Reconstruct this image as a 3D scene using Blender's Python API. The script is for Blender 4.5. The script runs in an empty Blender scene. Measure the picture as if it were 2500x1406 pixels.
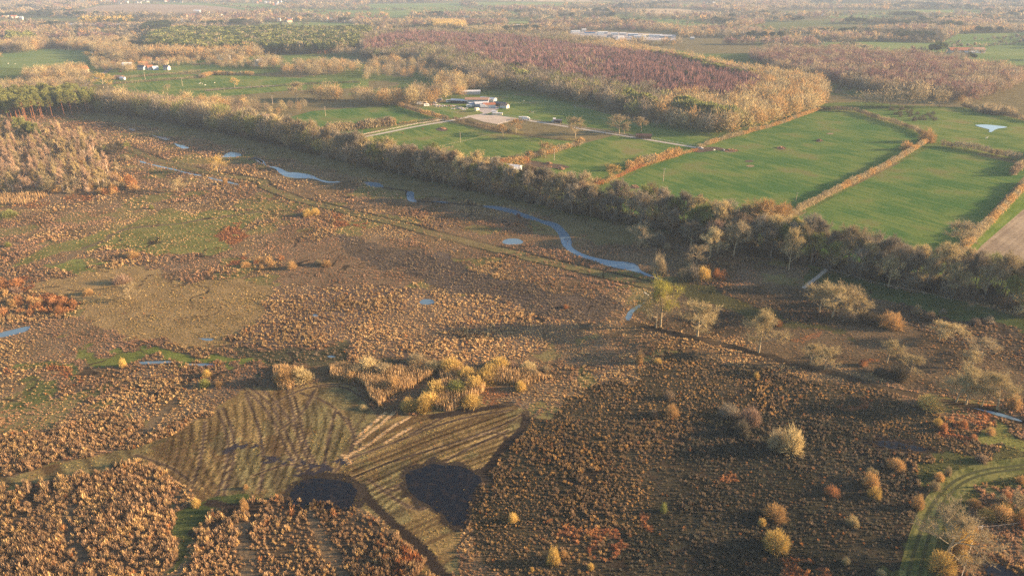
import bpy, bmesh, math, random
import numpy as np
from mathutils import Vector
random.seed(7)
RNG = np.random.default_rng(11)
S = bpy.context.scene
COL = S.collection

# ------------------------------------------------------------------ camera, sky, sun, exposure
H = 120.0
FPX = 1736.0
PITCH = math.atan((703 + 60) / FPX)
SP, CP = math.sin(PITCH), math.cos(PITCH)
cam = bpy.data.cameras.new('camera'); camo = bpy.data.objects.new('camera', cam); COL.objects.link(camo)
cam.sensor_width = 36; cam.lens = FPX / 2500 * 36; cam.clip_start = 1; cam.clip_end = 30000
camo.location = (0, 0, H); camo.rotation_euler = (math.pi / 2 - PITCH, 0, 0)
S.camera = camo
SUN_EL = math.radians(12.5)
SUN_DIR = Vector((1.0, 0.06, 0)).normalized()
SUN_ROT = math.atan2(SUN_DIR.x, SUN_DIR.y)
w = bpy.data.worlds.new('World'); S.world = w; w.use_nodes = True
nt = w.node_tree; nt.nodes.clear()
wo = nt.nodes.new('ShaderNodeOutputWorld'); bg = nt.nodes.new('ShaderNodeBackground'); sk = nt.nodes.new('ShaderNodeTexSky')
sk.sky_type = 'NISHITA'; sk.sun_disc = False; sk.sun_elevation = SUN_EL; sk.sun_rotation = SUN_ROT
sk.air_density = 1.0; sk.dust_density = 1.5; sk.ozone_density = 1.5
bg.inputs[1].default_value = 0.08
nt.links.new(sk.outputs[0], bg.inputs[0]); nt.links.new(bg.outputs[0], wo.inputs[0])
sl = bpy.data.lights.new('sun', 'SUN'); so = bpy.data.objects.new('sun', sl); COL.objects.link(so)
sl.energy = 5.0; sl.angle = math.radians(0.6); sl.color = (1.0, 0.66, 0.37)
sd = Vector((SUN_DIR.x * math.cos(SUN_EL), SUN_DIR.y * math.cos(SUN_EL), math.sin(SUN_EL)))
so.rotation_euler = sd.to_track_quat('Z', 'Y').to_euler(); so.location = (300, 0, 200)
S.view_settings.view_transform = 'Standard'; S.view_settings.look = 'None'; S.view_settings.gamma = 1
S.view_settings.exposure = 2.0
S.cycles.max_bounces = 5; S.cycles.diffuse_bounces = 2; S.cycles.glossy_bounces = 2; S.cycles.transmission_bounces = 3
S.cycles.transparent_max_bounces = 8; S.cycles.volume_bounces = 0
S.cycles.use_denoising = False

# ------------------------------------------------------------------ helpers
def G(px, py, z=0.0):
    X = (px - 1250) / FPX; Y = (py - 703) / FPX
    dn = SP + Y * CP; fw = CP - Y * SP; t = (H - z) / dn
    return (X * t, fw * t)
def Gp(pts): return [G(*p) for p in pts]
def cp(ox, oy, pts, k=3.90625): return [(ox + a / k, oy + b / k) for a, b in pts]
def mpp(py):                      # photo pixels per metre of height at ground row py
    Y = (py - 703) / FPX
    t = H / (SP + Y * CP)
    return FPX / t * (CP - 0.0)
def proj(x, y, z=0.0):
    dz = H - z
    c = y * CP + dz * SP; v = dz * CP - y * SP
    return 1250 + FPX * x / c, 703 + FPX * v / c
_tab = {}
def vn(x, y, s, seed=0):
    if seed not in _tab: _tab[seed] = np.random.default_rng(1000 + seed).random((256, 256))
    T = _tab[seed]; u = np.asarray(x) / s + 77.7; v = np.asarray(y) / s + 33.3
    iu = np.floor(u).astype(int); iv = np.floor(v).astype(int); fu = u - iu; fv = v - iv
    fu = fu * fu * (3 - 2 * fu); fv = fv * fv * (3 - 2 * fv)
    a = T[iu & 255, iv & 255]; b = T[(iu + 1) & 255, iv & 255]; c = T[iu & 255, (iv + 1) & 255]; d = T[(iu + 1) & 255, (iv + 1) & 255]
    return (a * (1 - fu) + b * fu) * (1 - fv) + (c * (1 - fu) + d * fu) * fv
def fbm(x, y, s, seed=0, o=4):
    r = 0; a = 1.0; t = 0
    for i in range(o):
        r = r + a * vn(x, y, s / (2 ** i), seed + i); t += a; a *= .55
    return r / t
def inpoly(x, y, poly):
    poly = np.asarray(poly); r = np.zeros(x.shape, bool)
    x0, y0 = poly.min(0); x1, y1 = poly.max(0)
    m = (x >= x0) & (x <= x1) & (y >= y0) & (y <= y1)
    if not m.any(): return r
    xs = x[m]; ys = y[m]; rr = np.zeros(xs.shape, bool); n = len(poly)
    for i in range(n):
        ax, ay = poly[i]; bx, by = poly[(i + 1) % n]
        if ay == by: continue
        c = ((ay > ys) != (by > ys)) & (xs < (bx - ax) * (ys - ay) / (by - ay) + ax)
        rr ^= c
    r[m] = rr; return r
def dline(x, y, line, reach=12.0):
    line = np.asarray(line); d = np.full(x.shape, 1e9)
    x0, y0 = line.min(0) - reach; x1, y1 = line.max(0) + reach
    m = (x >= x0) & (x <= x1) & (y >= y0) & (y <= y1)
    if not m.any(): return d
    xs = x[m]; ys = y[m]; dd = np.full(xs.shape, 1e9)
    for (ax, ay), (bx, by) in zip(line[:-1], line[1:]):
        ux, uy = bx - ax, by - ay; L = ux * ux + uy * uy + 1e-9
        t = np.clip(((xs - ax) * ux + (ys - ay) * uy) / L, 0, 1)
        dd = np.minimum(dd, np.hypot(xs - ax - t * ux, ys - ay - t * uy))
    d[m] = dd; return d
def resample(line, step):
    line = [Vector(p) for p in line]; out = [line[0].copy()]; carry = 0
    for a, b in zip(line[:-1], line[1:]):
        L = (b - a).length; t = step - carry
        while t <= L: out.append(a + (b - a) * (t / L)); t += step
        carry = L - (t - step)
    return out
def smooth(pts, n=2):
    for _ in range(n):
        q = [pts[0]]
        for a, b in zip(pts[:-1], pts[1:]):
            q += [(a[0] * .75 + b[0] * .25, a[1] * .75 + b[1] * .25), (a[0] * .25 + b[0] * .75, a[1] * .25 + b[1] * .75)]
        q.append(pts[-1]); pts = q
    return pts

# ------------------------------------------------------------------ materials
def newmat(name):
    m = bpy.data.materials.new(name); m.use_nodes = True; m.node_tree.nodes.clear(); return m, m.node_tree
def N(t, ty, **kw):
    n = t.nodes.new(ty)
    for k, v in kw.items(): setattr(n, k, v)
    return n
def fuzz_mat(name, src, trans=0.35, vary=0.25):
    """leafy / twiggy matter: diffuse with some light passing through"""
    m, t = newmat(name); L = t.links.new
    o = N(t, 'ShaderNodeOutputMaterial'); d = N(t, 'ShaderNodeBsdfDiffuse'); tr = N(t, 'ShaderNodeBsdfTranslucent'); mx = N(t, 'ShaderNodeMixShader')
    mx.inputs[0].default_value = trans
    if src == 'attr':
        a = N(t, 'ShaderNodeAttribute'); a.attribute_name = 'Col'; c = a.outputs['Color']
    else:
        oi = N(t, 'ShaderNodeObjectInfo'); g = N(t, 'ShaderNodeNewGeometry')
        ad = N(t, 'ShaderNodeMath', operation='ADD'); L(oi.outputs['Random'], ad.inputs[0]); L(g.outputs['Random Per Island'], ad.inputs[1])
        mr = N(t, 'ShaderNodeMapRange'); mr.inputs[1].default_value = 0; mr.inputs[2].default_value = 2; mr.inputs[3].default_value = 1 - vary * 1.6; mr.inputs[4].default_value = 1 + vary * 1.6
        L(ad.outputs[0], mr.inputs[0])
        vm = N(t, 'ShaderNodeVectorMath', operation='SCALE'); L(oi.outputs['Color'], vm.inputs[0]); L(mr.outputs[0], vm.inputs['Scale']); c = vm.outputs[0]
    L(c, d.inputs[0]); L(c, tr.inputs[0]); L(d.outputs[0], mx.inputs[1]); L(tr.outputs[0], mx.inputs[2]); L(mx.outputs[0], o.inputs[0])
    return m
def solid_mat(name, col, rough=0.8, noise=0.15, nscale=1.0, metal=0.0):
    m, t = newmat(name); L = t.links.new
    o = N(t, 'ShaderNodeOutputMaterial'); p = N(t, 'ShaderNodeBsdfPrincipled'); p.inputs['Roughness'].default_value = rough; p.inputs['Metallic'].default_value = metal
    p.inputs['Specular IOR Level'].default_value = .5 if rough < .7 else .05
    n = N(t, 'ShaderNodeTexNoise'); n.inputs['Scale'].default_value = nscale; tc = N(t, 'ShaderNodeTexCoord'); L(tc.outputs['Object'], n.inputs[0])
    mr = N(t, 'ShaderNodeMapRange'); mr.inputs[1].default_value = .3; mr.inputs[2].default_value = .7; mr.inputs[3].default_value = 1 - noise; mr.inputs[4].default_value = 1 + noise
    L(n.outputs[0], mr.inputs[0])
    vm = N(t, 'ShaderNodeVectorMath', operation='SCALE'); vm.inputs[0].default_value = col[:3]; L(mr.outputs[0], vm.inputs['Scale'])
    L(vm.outputs[0], p.inputs['Base Color']); L(p.outputs[0], o.inputs[0])
    return m
_sm = {}
def SM(name, col, **k):
    if name not in _sm: _sm[name] = solid_mat(name, col, **k)
    return _sm[name]
def ground_mat():
    m, t = newmat('marsh_soil'); L = t.links.new
    o = N(t, 'ShaderNodeOutputMaterial'); d = N(t, 'ShaderNodeBsdfDiffuse')
    a = N(t, 'ShaderNodeAttribute'); a.attribute_name = 'Col'
    ge = N(t, 'ShaderNodeNewGeometry')
    n1 = N(t, 'ShaderNodeTexNoise'); n1.inputs['Scale'].default_value = 1.3; n1.inputs['Detail'].default_value = 5; n1.inputs['Roughness'].default_value = .7
    n2 = N(t, 'ShaderNodeTexNoise'); n2.inputs['Scale'].default_value = .11; n2.inputs['Detail'].default_value = 4
    L(ge.outputs['Position'], n1.inputs[0]); L(ge.outputs['Position'], n2.inputs[0])
    m1 = N(t, 'ShaderNodeMapRange'); m1.inputs[1].default_value = .3; m1.inputs[2].default_value = .7; m1.inputs[3].default_value = .55; m1.inputs[4].default_value = 1.45; L(n1.outputs[0], m1.inputs[0])
    m2 = N(t, 'ShaderNodeMapRange'); m2.inputs[1].default_value = .3; m2.inputs[2].default_value = .7; m2.inputs[3].default_value = .8; m2.inputs[4].default_value = 1.2; L(n2.outputs[0], m2.inputs[0])
    mu = N(t, 'ShaderNodeMath', operation='MULTIPLY'); L(m1.outputs[0], mu.inputs[0]); L(m2.outputs[0], mu.inputs[1])
    vm = N(t, 'ShaderNodeVectorMath', operation='SCALE'); L(a.outputs['Color'], vm.inputs[0]); L(mu.outputs[0], vm.inputs['Scale'])
    b = N(t, 'ShaderNodeBump'); b.inputs['Strength'].default_value = .6; b.inputs['Distance'].default_value = .35; L(n1.outputs[0], b.inputs['Height'])
    L(vm.outputs[0], d.inputs[0]); L(b.outputs[0], d.inputs['Normal']); L(d.outputs[0], o.inputs[0])
    return m
def field_mat(name, c1, c2, ang=0.0, stretch=9.0, scale=.05, bump=.25, c3=None, contrast=.12):
    """pasture / crop: streaks along one direction, patches, fine grain"""
    m, t = newmat(name); L = t.links.new
    o = N(t, 'ShaderNodeOutputMaterial'); d = N(t, 'ShaderNodeBsdfDiffuse'); ge = N(t, 'ShaderNodeNewGeometry')
    mp = N(t, 'ShaderNodeMapping'); mp.inputs['Rotation'].default_value = (0, 0, -ang); mp.inputs['Scale'].default_value = (1 / stretch, 1, 1)
    mp.vector_type = 'POINT'
    rot = N(t, 'ShaderNodeMapping'); rot.inputs['Rotation'].default_value = (0, 0, -ang); L(ge.outputs['Position'], rot.inputs[0])
    mp.inputs['Rotation'].default_value = (0, 0, 0); L(rot.outputs[0], mp.inputs[0])
    n1 = N(t, 'ShaderNodeTexNoise'); n1.inputs['Scale'].default_value = scale * 6; n1.inputs['Detail'].default_value = 6; n1.inputs['Roughness'].default_value = .65; L(mp.outputs[0], n1.inputs[0])
    n2 = N(t, 'ShaderNodeTexNoise'); n2.inputs['Scale'].default_value = scale * .45; n2.inputs['Detail'].default_value = 5; n2.inputs['Roughness'].default_value = .6; L(ge.outputs['Position'], n2.inputs[0])
    n3 = N(t, 'ShaderNodeTexNoise'); n3.inputs['Scale'].default_value = .7; n3.inputs['Detail'].default_value = 4; L(ge.outputs['Position'], n3.inputs[0])
    ad = N(t, 'ShaderNodeMath', operation='ADD'); L(n1.outputs[0], ad.inputs[0]); L(n2.outputs[0], ad.inputs[1])
    mr = N(t, 'ShaderNodeMapRange'); mr.inputs[1].default_value = 1 - contrast; mr.inputs[2].default_value = 1 + contrast; L(ad.outputs[0], mr.inputs[0])
    mx = N(t, 'ShaderNodeMix', data_type='RGBA'); mx.inputs[6].default_value = (*c1, 1); mx.inputs[7].default_value = (*c2, 1); L(mr.outputs[0], mx.inputs[0])
    c = mx.outputs[2]
    if c3:
        m4 = N(t, 'ShaderNodeMapRange'); m4.inputs[1].default_value = .56; m4.inputs[2].default_value = .66; L(n2.outputs[0], m4.inputs[0])
        mx2 = N(t, 'ShaderNodeMix', data_type='RGBA'); L(c, mx2.inputs[6]); mx2.inputs[7].default_value = (*c3, 1); L(m4.outputs[0], mx2.inputs[0]); c = mx2.outputs[2]
    m3 = N(t, 'ShaderNodeMapRange'); m3.inputs[1].default_value = .3; m3.inputs[2].default_value = .7; m3.inputs[3].default_value = .8; m3.inputs[4].default_value = 1.2; L(n3.outputs[0], m3.inputs[0])
    vm = N(t, 'ShaderNodeVectorMath', operation='SCALE'); L(c, vm.inputs[0]); L(m3.outputs[0], vm.inputs['Scale'])
    b = N(t, 'ShaderNodeBump'); b.inputs['Strength'].default_value = bump; b.inputs['Distance'].default_value = .3; L(n3.outputs[0], b.inputs['Height'])
    L(vm.outputs[0], d.inputs[0]); L(b.outputs[0], d.inputs['Normal']); L(d.outputs[0], o.inputs[0])
    return m
def water_mat(name, col=(.012, .018, .022), rough=.06, weed=0.0, spec=.5):
    m, t = newmat(name); L = t.links.new
    o = N(t, 'ShaderNodeOutputMaterial'); p = N(t, 'ShaderNodeBsdfPrincipled')
    p.inputs['Base Color'].default_value = (*col, 1); p.inputs['Roughness'].default_value = rough; p.inputs['IOR'].default_value = 1.33; p.inputs['Specular IOR Level'].default_value = spec
    ge = N(t, 'ShaderNodeNewGeometry'); n = N(t, 'ShaderNodeTexNoise'); n.inputs['Scale'].default_value = .8; n.inputs['Detail'].default_value = 3; L(ge.outputs['Position'], n.inputs[0])
    b = N(t, 'ShaderNodeBump'); b.inputs['Strength'].default_value = .04; b.inputs['Distance'].default_value = .1; L(n.outputs[0], b.inputs['Height']); L(b.outputs[0], p.inputs['Normal'])
    if weed:
        n2 = N(t, 'ShaderNodeTexNoise'); n2.inputs['Scale'].default_value = .5; n2.inputs['Detail'].default_value = 6; n2.inputs['Roughness'].default_value = .75; L(ge.outputs['Position'], n2.inputs[0])
        mr = N(t, 'ShaderNodeMapRange'); mr.inputs[1].default_value = .5; mr.inputs[2].default_value = .62; L(n2.outputs[0], mr.inputs[0])
        dd = N(t, 'ShaderNodeBsdfDiffuse'); dd.inputs[0].default_value = (.035, .028, .026, 1); mx = N(t, 'ShaderNodeMixShader')
        mm = N(t, 'ShaderNodeMath', operation='MULTIPLY'); L(mr.outputs[0], mm.inputs[0]); mm.inputs[1].default_value = weed
        L(mm.outputs[0], mx.inputs[0]); L(p.outputs[0], mx.inputs[1]); L(dd.outputs[0], mx.inputs[2]); L(mx.outputs[0], o.inputs[0])
    else: L(p.outputs[0], o.inputs[0])
    return m
M_ATTR = fuzz_mat('dry_vegetation', 'attr')
M_TWIG = fuzz_mat('twigs', 'obj', .25, .22)
M_NEEDLE = fuzz_mat('needles', 'obj', .2, .3)
M_BARK = solid_mat('grey_bark', (.24, .20, .15), .95, .3, 2)
M_BARKP = solid_mat('pale_birch_bark', (.42, .36, .29), .9, .3, 2)
M_BARKR = solid_mat('orange_pine_bark', (.26, .12, .06), .9, .3, 2)
M_GROUND = ground_mat()

# ------------------------------------------------------------------ mesh / object helpers
def rawmesh(name, V, F, mat=None, C=None, smooth_=False):
    me = bpy.data.meshes.new(name); V = np.asarray(V, np.float32); F = np.asarray(F, np.int32); k = F.shape[1]
    me.vertices.add(len(V)); me.vertices.foreach_set('co', V.ravel())
    me.loops.add(F.size); me.loops.foreach_set('vertex_index', F.ravel())
    me.polygons.add(len(F)); me.polygons.foreach_set('loop_start', np.arange(0, F.size, k, dtype=np.int32))
    if C is not None:
        a = me.color_attributes.new('Col', 'FLOAT_COLOR', 'POINT'); c4 = np.ones((len(V), 4), np.float32); c4[:, :3] = C
        a.data.foreach_set('color', c4.ravel())
    me.update(calc_edges=True)
    if mat: me.materials.append(mat)
    if smooth_: me.polygons.foreach_set('use_smooth', np.ones(len(F), bool))
    return me
def obj(name, me, parent=None, loc=None, color=None):
    o = bpy.data.objects.new(name, me); COL.objects.link(o)
    if parent: o.parent = parent
    if loc is not None: o.location = loc
    if color: o.color = (*color, 1)
    return o
def tag(o, label=None, cat=None, group=None, kind=None):
    if label: o['label'] = label
    if cat: o['category'] = cat
    if group: o['group'] = group
    if kind: o['kind'] = kind
    return o
def thing(name, label, cat, loc, rz=0, group=None, sc=1.0):
    e = bpy.data.objects.new(name, None); COL.objects.link(e); e.location = loc; e.rotation_euler = (0, 0, rz)
    e.scale = (sc, sc, sc) if not isinstance(sc, tuple) else sc; e.empty_display_size = .5
    return tag(e, label, cat, group)
class MB:
    def __init__(s): s.v = []; s.f = []
    def box(s, x0, y0, z0, x1, y1, z1):
        b = len(s.v); s.v += [(x0, y0, z0), (x1, y0, z0), (x1, y1, z0), (x0, y1, z0), (x0, y0, z1), (x1, y0, z1), (x1, y1, z1), (x0, y1, z1)]
        s.f += [tuple(b + i for i in q) for q in ((0, 3, 2, 1), (4, 5, 6, 7), (0, 1, 5, 4), (1, 2, 6, 5), (2, 3, 7, 6), (3, 0, 4, 7))]; return s
    def poly(s, pts, faces):
        b = len(s.v); s.v += pts; s.f += [tuple(b + i for i in q) for q in faces]; return s
    def bar(s, a, b_, r0, r1=None, n=4):
        r1 = r0 if r1 is None else r1; a = Vector(a); c = Vector(b_); d = (c - a).normalized()
        u = d.orthogonal().normalized(); v = d.cross(u); b = len(s.v)
        for p, r in ((a, r0), (c, r1)):
            for i in range(n):
                t = 2 * math.pi * i / n; s.v.append(tuple(p + (u * math.cos(t) + v * math.sin(t)) * r))
        for i in range(n): s.f.append((b + i, b + (i + 1) % n, b + n + (i + 1) % n, b + n + i))
        s.f.append(tuple(b + i for i in reversed(range(n)))); s.f.append(tuple(b + n + i for i in range(n))); return s
    def mesh(s, name, mat):
        me = bpy.data.meshes.new(name); me.from_pydata([tuple(p) for p in s.v], [], s.f); me.materials.append(mat); return me
def sheet(name, pts, z, mat, kind='structure'):
    me = bpy.data.meshes.new(name); bm = bmesh.new()
    vs = [bm.verts.new((x, y, 0)) for x, y in pts]; f = bm.faces.new(vs); f.normal_update()
    if f.normal.z < 0: f.normal_flip()
    bmesh.ops.triangulate(bm, faces=[f]); bm.to_mesh(me); bm.free(); me.materials.append(mat)
    o = obj(name, me, None, (0, 0, z)); o['kind'] = kind; return o
def strip(name, line, wid, z, mat):
    """ribbon along a world polyline"""
    L = [Vector(p) for p in smooth(line, 2)]; V = []; F = []
    for i, p in enumerate(L):
        a = L[max(0, i - 1)]; b = L[min(len(L) - 1, i + 1)]; d = (b - a).normalized(); n = Vector((-d.y, d.x))
        ww = wid if not callable(wid) else wid(i / (len(L) - 1)); V += [(*(p + n * ww / 2), 0), (*(p - n * ww / 2), 0)]
        if i: F.append((2 * i - 2, 2 * i - 1, 2 * i + 1, 2 * i))
    me = bpy.data.meshes.new(name); me.from_pydata(V, [], F); me.materials.append(mat)
    o = obj(name, me, None, (0, 0, z)); o['kind'] = 'structure'; return o

# ------------------------------------------------------------------ where the long tree belt stands (camera side)
BELT = [(120, 268), (248, 276), (333, 286), (435, 305), (589, 335), (697, 360), (850, 399), (953, 422), (1055, 447), (1147, 467), (1234, 485), (1304, 501), (1363, 516),
        (1458, 537), (1565, 552), (1660, 575), (1740, 605), (1860, 626), (1921, 640), (2014, 660), (2131, 686), (2218, 704), (2336, 730), (2423, 745), (2560, 775), (2760, 815)]
BELTW = Gp(BELT)
MARSH = BELTW + [(600, 60), (400, -50), (-400, -50), (-700, 400), (-640, 780)]
M_POLY = MARSH
exec_order = None

# ------------------------------------------------------------------ marsh zones: photo outlines laid on the ground
def Z(*p): return Gp(p)
ZONES = [
 # name, outline, ground colour, clump density, height, radius, palette
 ('strip', Z((120, 275), (248, 276), (435, 305), (697, 360), (953, 422), (1234, 485), (1458, 537), (1600, 565), (1560, 600), (1470, 600), (1400, 575), (1330, 535), (1230, 505), (1100, 492), (1000, 470), (900, 445), (830, 425), (700, 392), (600, 368), (470, 335), (330, 305), (200, 285)),
  (.125, .105, .05), .25, .3, .4, 'olive'),
 ('green', Z((0, 640), (60, 615), (200, 575), (330, 545), (420, 520), (540, 508), (640, 512), (620, 530), (600, 555), (560, 585), (500, 612), (430, 630), (360, 626), (290, 622), (215, 606), (120, 628), (0, 662)),
  (.12, .125, .04), .45, .45, .5, 'straw'),
 ('green', Z((120, 640), (180, 630), (260, 660), (250, 690), (180, 680), (140, 660)), (.12, .14, .04), .2, .4, .4, 'straw'),
 ('matted', Z((60, 690), (150, 672), (250, 655), (350, 672), (480, 682), (600, 690), (650, 704), (622, 760), (602, 800), (560, 835), (500, 850), (430, 835), (330, 830), (270, 815), (230, 790), (222, 765), (200, 740), (130, 720), (80, 715)),
  (.20, .145, .07), .75, .3, .6, 'matted'),
 ('brown', Z((650, 660), (700, 600), (800, 582), (870, 590), (960, 640), (1040, 655), (1010, 690), (850, 702), (720, 700), (665, 690)), (.14, .10, .06), .85, .5, .5, 'pink'),
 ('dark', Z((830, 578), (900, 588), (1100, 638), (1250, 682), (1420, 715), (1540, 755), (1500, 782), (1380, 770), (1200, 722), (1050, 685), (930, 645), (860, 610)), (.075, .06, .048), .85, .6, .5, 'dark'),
 ('pale', Z((640, 700), (780, 690), (1000, 692), (1250, 735), (1480, 785), (1420, 830), (1200, 880), (950, 868), (700, 850), (590, 830), (620, 770)), (.12, .085, .06), .9, .95, .62, 'straw'),
 ('dark', Z((560, 845), (700, 862), (950, 875), (1180, 885), (1260, 870), (1330, 880), (1240, 905), (800, 905), (640, 895), (560, 870)), (.055, .055, .03), .7, .6, .5, 'dark'),
 ('green', Z((200, 838), (300, 852), (430, 862), (520, 870), (600, 880), (640, 892), (520, 888), (400, 880), (280, 872), (210, 858)), (.10, .12, .03), .1, .35, .4, 'olive'),
 ('green', Z((0, 950), (60, 930), (120, 945), (130, 980), (60, 1000), (0, 1000)), (.075, .09, .03), .35, .5, .5, 'straw'),
 ('green', Z((90, 870), (220, 880), (240, 905), (150, 910), (80, 890)), (.08, .10, .03), .4, .5, .5, 'straw'),
 ('mown', Z((610, 938), (520, 1000), (430, 1060), (350, 1085), (250, 1110), (100, 1140), (-80, 1165), (-80, 1195), (150, 1170), (230, 1185), (300, 1150), (400, 1150), (480, 1195), (505, 1250), (490, 1310), (545, 1290), (600, 1265), (690, 1235),
   (870, 1230), (930, 1260), (975, 1310), (1015, 1370), (1035, 1440), (1110, 1440), (1112, 1330), (1130, 1260), (1150, 1190), (1205, 1140), (1262, 1060), (1285, 1020), (1265, 990), (1180, 985), (1100, 1002), (1030, 1012), (970, 1015), (920, 1010), (880, 960), (860, 925), (800, 925), (740, 940), (680, 945)),
  (.12, .10, .045), .6, .2, .34, 'mown'),
 ('green', Z((440, 1250), (520, 1240), (620, 1215), (690, 1235), (600, 1270), (545, 1295), (490, 1330), (400, 1345), (430, 1300)), (.05, .065, .022), .2, .3, .3, 'olive'),
 ('rank', Z((-80, 1190), (150, 1168), (230, 1185), (300, 1150), (400, 1150), (480, 1195), (505, 1250), (470, 1300), (420, 1350), (460, 1470), (-120, 1470)), (.08, .057, .035), .97, 1.8, .8, 'rank'),
 ('rank', Z((-80, 1020), (150, 1030), (380, 1010), (520, 1000), (430, 1060), (350, 1085), (250, 1110), (100, 1140), (-80, 1160)), (.08, .055, .03), .95, 1.4, .75, 'rank'),
 ('rank', Z((540, 1290), (600, 1262), (685, 1226), (740, 1228), (800, 1218), (875, 1222), (930, 1258), (975, 1315), (1015, 1375), (1035, 1470), (460, 1470), (500, 1400)), (.06, .045, .03), .92, 1.5, .65, 'rank'),
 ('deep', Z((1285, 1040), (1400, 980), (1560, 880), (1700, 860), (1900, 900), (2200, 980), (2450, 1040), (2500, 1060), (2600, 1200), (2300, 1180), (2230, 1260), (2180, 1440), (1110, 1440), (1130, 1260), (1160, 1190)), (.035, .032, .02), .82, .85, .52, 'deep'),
 ('painted_shade', Z((1700, 1050), (1900, 1040), (2100, 1060), (2300, 1130), (2240, 1230), (2190, 1440), (1400, 1440), (1450, 1330), (1600, 1250), (1650, 1120)), (.024, .025, .018), .7, .75, .5, 'painted_shade'),  # sedge and soil kept very dark: shade painted into their colour
 ('scrubby', Z((1560, 700), (1650, 690), (1900, 700), (2150, 700), (2400, 750), (2600, 800), (2600, 1020), (2500, 1010), (2200, 935), (1900, 860), (1700, 810), (1580, 775)), (.055, .045, .03), .6, .6, .55, 'heath'),
 ('green', Z((1900, 700), (1960, 690), (2010, 660), (2131, 690), (2230, 712), (2420, 752), (2600, 800), (2600, 850), (2400, 790), (2200, 735), (2100, 705), (2010, 690)), (.05, .07, .025), .2, .3, .4, 'olive'),
 ('green', Z((1640, 690), (1760, 700), (1900, 760), (2100, 830), (2090, 845), (1880, 785), (1700, 730)), (.055, .055, .025), .5, .4, .4, 'olive'),
 ('green', Z((2290, 1175), (2380, 1120), (2440, 1100), (2600, 1130), (2600, 1150), (2500, 1175), (2400, 1215), (2330, 1260), (2290, 1320), (2265, 1440), (2180, 1440), (2215, 1330), (2250, 1240)), (.065, .07, .026), .5, .4, .4, 'olive'),
 ('green', Z((2380, 1060), (2430, 1040), (2500, 1080), (2600, 1110), (2600, 1130), (2480, 1110)), (.13, .14, .038), .3, .25, .3, 'olive'),
]
RUST = [(560, 568, 42, 20), (85, 495, 40, 10), (205, 482, 32, 7), (370, 507, 10, 8), (810, 540, 36, 22), (203, 918, 24, 14), (58, 895, 14, 12), (718, 1255, 18, 24), (902, 1248, 16, 14), (828, 1262, 10, 16), (970, 1375, 22, 18),
        (1215, 962, 40, 22), (2072, 1005, 26, 10), (2372, 1020, 60, 25), (120, 742, 80, 16), (30, 695, 36, 20), (600, 640, 30, 12), (1450, 1320, 90, 50), (1560, 1255, 25, 14), (1785, 1180, 26, 22), (1970, 1370, 70, 30), (1330, 1290, 30, 20), (1980, 838, 30, 8), (1800, 500, 1, 1), (870, 550, 20, 8), (480, 900, 30, 12), (1700, 600, 1, 1), (150, 900, 60, 18), (2130, 880, 20, 8), (2310, 1050, 30, 12)]
DYKE = cp(0, 340, [(1200, 80), (1500, 200), (1900, 300), (2500, 400)]) + cp(620, 340, [(100, 450), (400, 570), (700, 640), (1000, 720), (1400, 810), (1700, 900), (2000, 970), (2300, 1050), (2500, 1085)]) + cp(1240, 340, [(200, 1130), (600, 1220), (1000, 1310), (1380, 1400)])
DITCH = cp(1240, 680, [(1160, 420), (1290, 455), (1450, 495), (1800, 575), (2100, 645), (2500, 745)]) + cp(1860, 680, [(350, 835), (700, 905), (1250, 1065), (1700, 1165), (2100, 1235), (2500, 1380)])
PATHD = [Gp(p) for p in ([(600, 1285), (608, 1340), (625, 1440)], [(765, 1255), (780, 1320), (830, 1440)], [(430, 975), (390, 1010), (345, 1050)], [(0, 1165), (100, 1150), (170, 1140)], [(180, 1230), (190, 1300), (200, 1360)], [(0, 690), (150, 640), (300, 560), (430, 545), (640, 515)])]
TRK = [Gp(smooth(p)) for p in (
 [(590, 945), (640, 985), (675, 1040), (705, 1110), (745, 1165)], [(604, 940), (655, 980), (690, 1035), (720, 1105), (758, 1165)], [(640, 950), (700, 1010), (740, 1090), (775, 1160)], [(700, 950), (715, 1000), (730, 1080), (772, 1160)], [(712, 948), (728, 1000), (742, 1075), (782, 1160)],
 [(530, 1000), (556, 1060), (560, 1120), (530, 1210)], [(545, 995), (570, 1055), (573, 1120), (545, 1210)], [(600, 960), (636, 1050), (645, 1130), (635, 1200)], [(500, 1030), (495, 1100), (470, 1190)], [(760, 945), (840, 940), (890, 975), (925, 1015)], [(735, 960), (800, 980), (850, 1030), (880, 1090)],
 [(660, 990), (720, 955), (800, 935), (860, 940)], [(680, 1050), (740, 1010), (770, 950)], [(820, 1000), (800, 1080), (790, 1150)], [(850, 1020), (870, 1080), (830, 1140), (800, 1170)],
 [(1280, 1010), (1200, 1050), (1080, 1090), (940, 1130), (830, 1180)], [(1250, 1000), (1150, 1015), (1060, 1040), (960, 1080), (850, 1120)], [(1240, 1050), (1130, 1100), (1030, 1160), (930, 1200)], [(1100, 1010), (1060, 1030), (1000, 1060)], [(1180, 1060), (1220, 1055), (1240, 1070), (1200, 1120)],
 [(1060, 1130), (1000, 1190), (930, 1200)], [(900, 1170), (1010, 1250), (1060, 1230)], [(620, 1160), (700, 1130), (760, 1140)], [(330, 1110), (420, 1140), (470, 1180)], [(840, 935), (900, 950), (930, 985)])]
MUD = [Gp(smooth(p)) for p in ([(880, 1190), (950, 1260), (1010, 1320), (1060, 1380), (1090, 1450)], [(1284, 1008), (1282, 1040), (1235, 1090), (1190, 1145), (1150, 1190)], [(1240, 985), (1150, 1000), (1060, 1015)], [(620, 1250), (560, 1240), (520, 1230)])]
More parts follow.
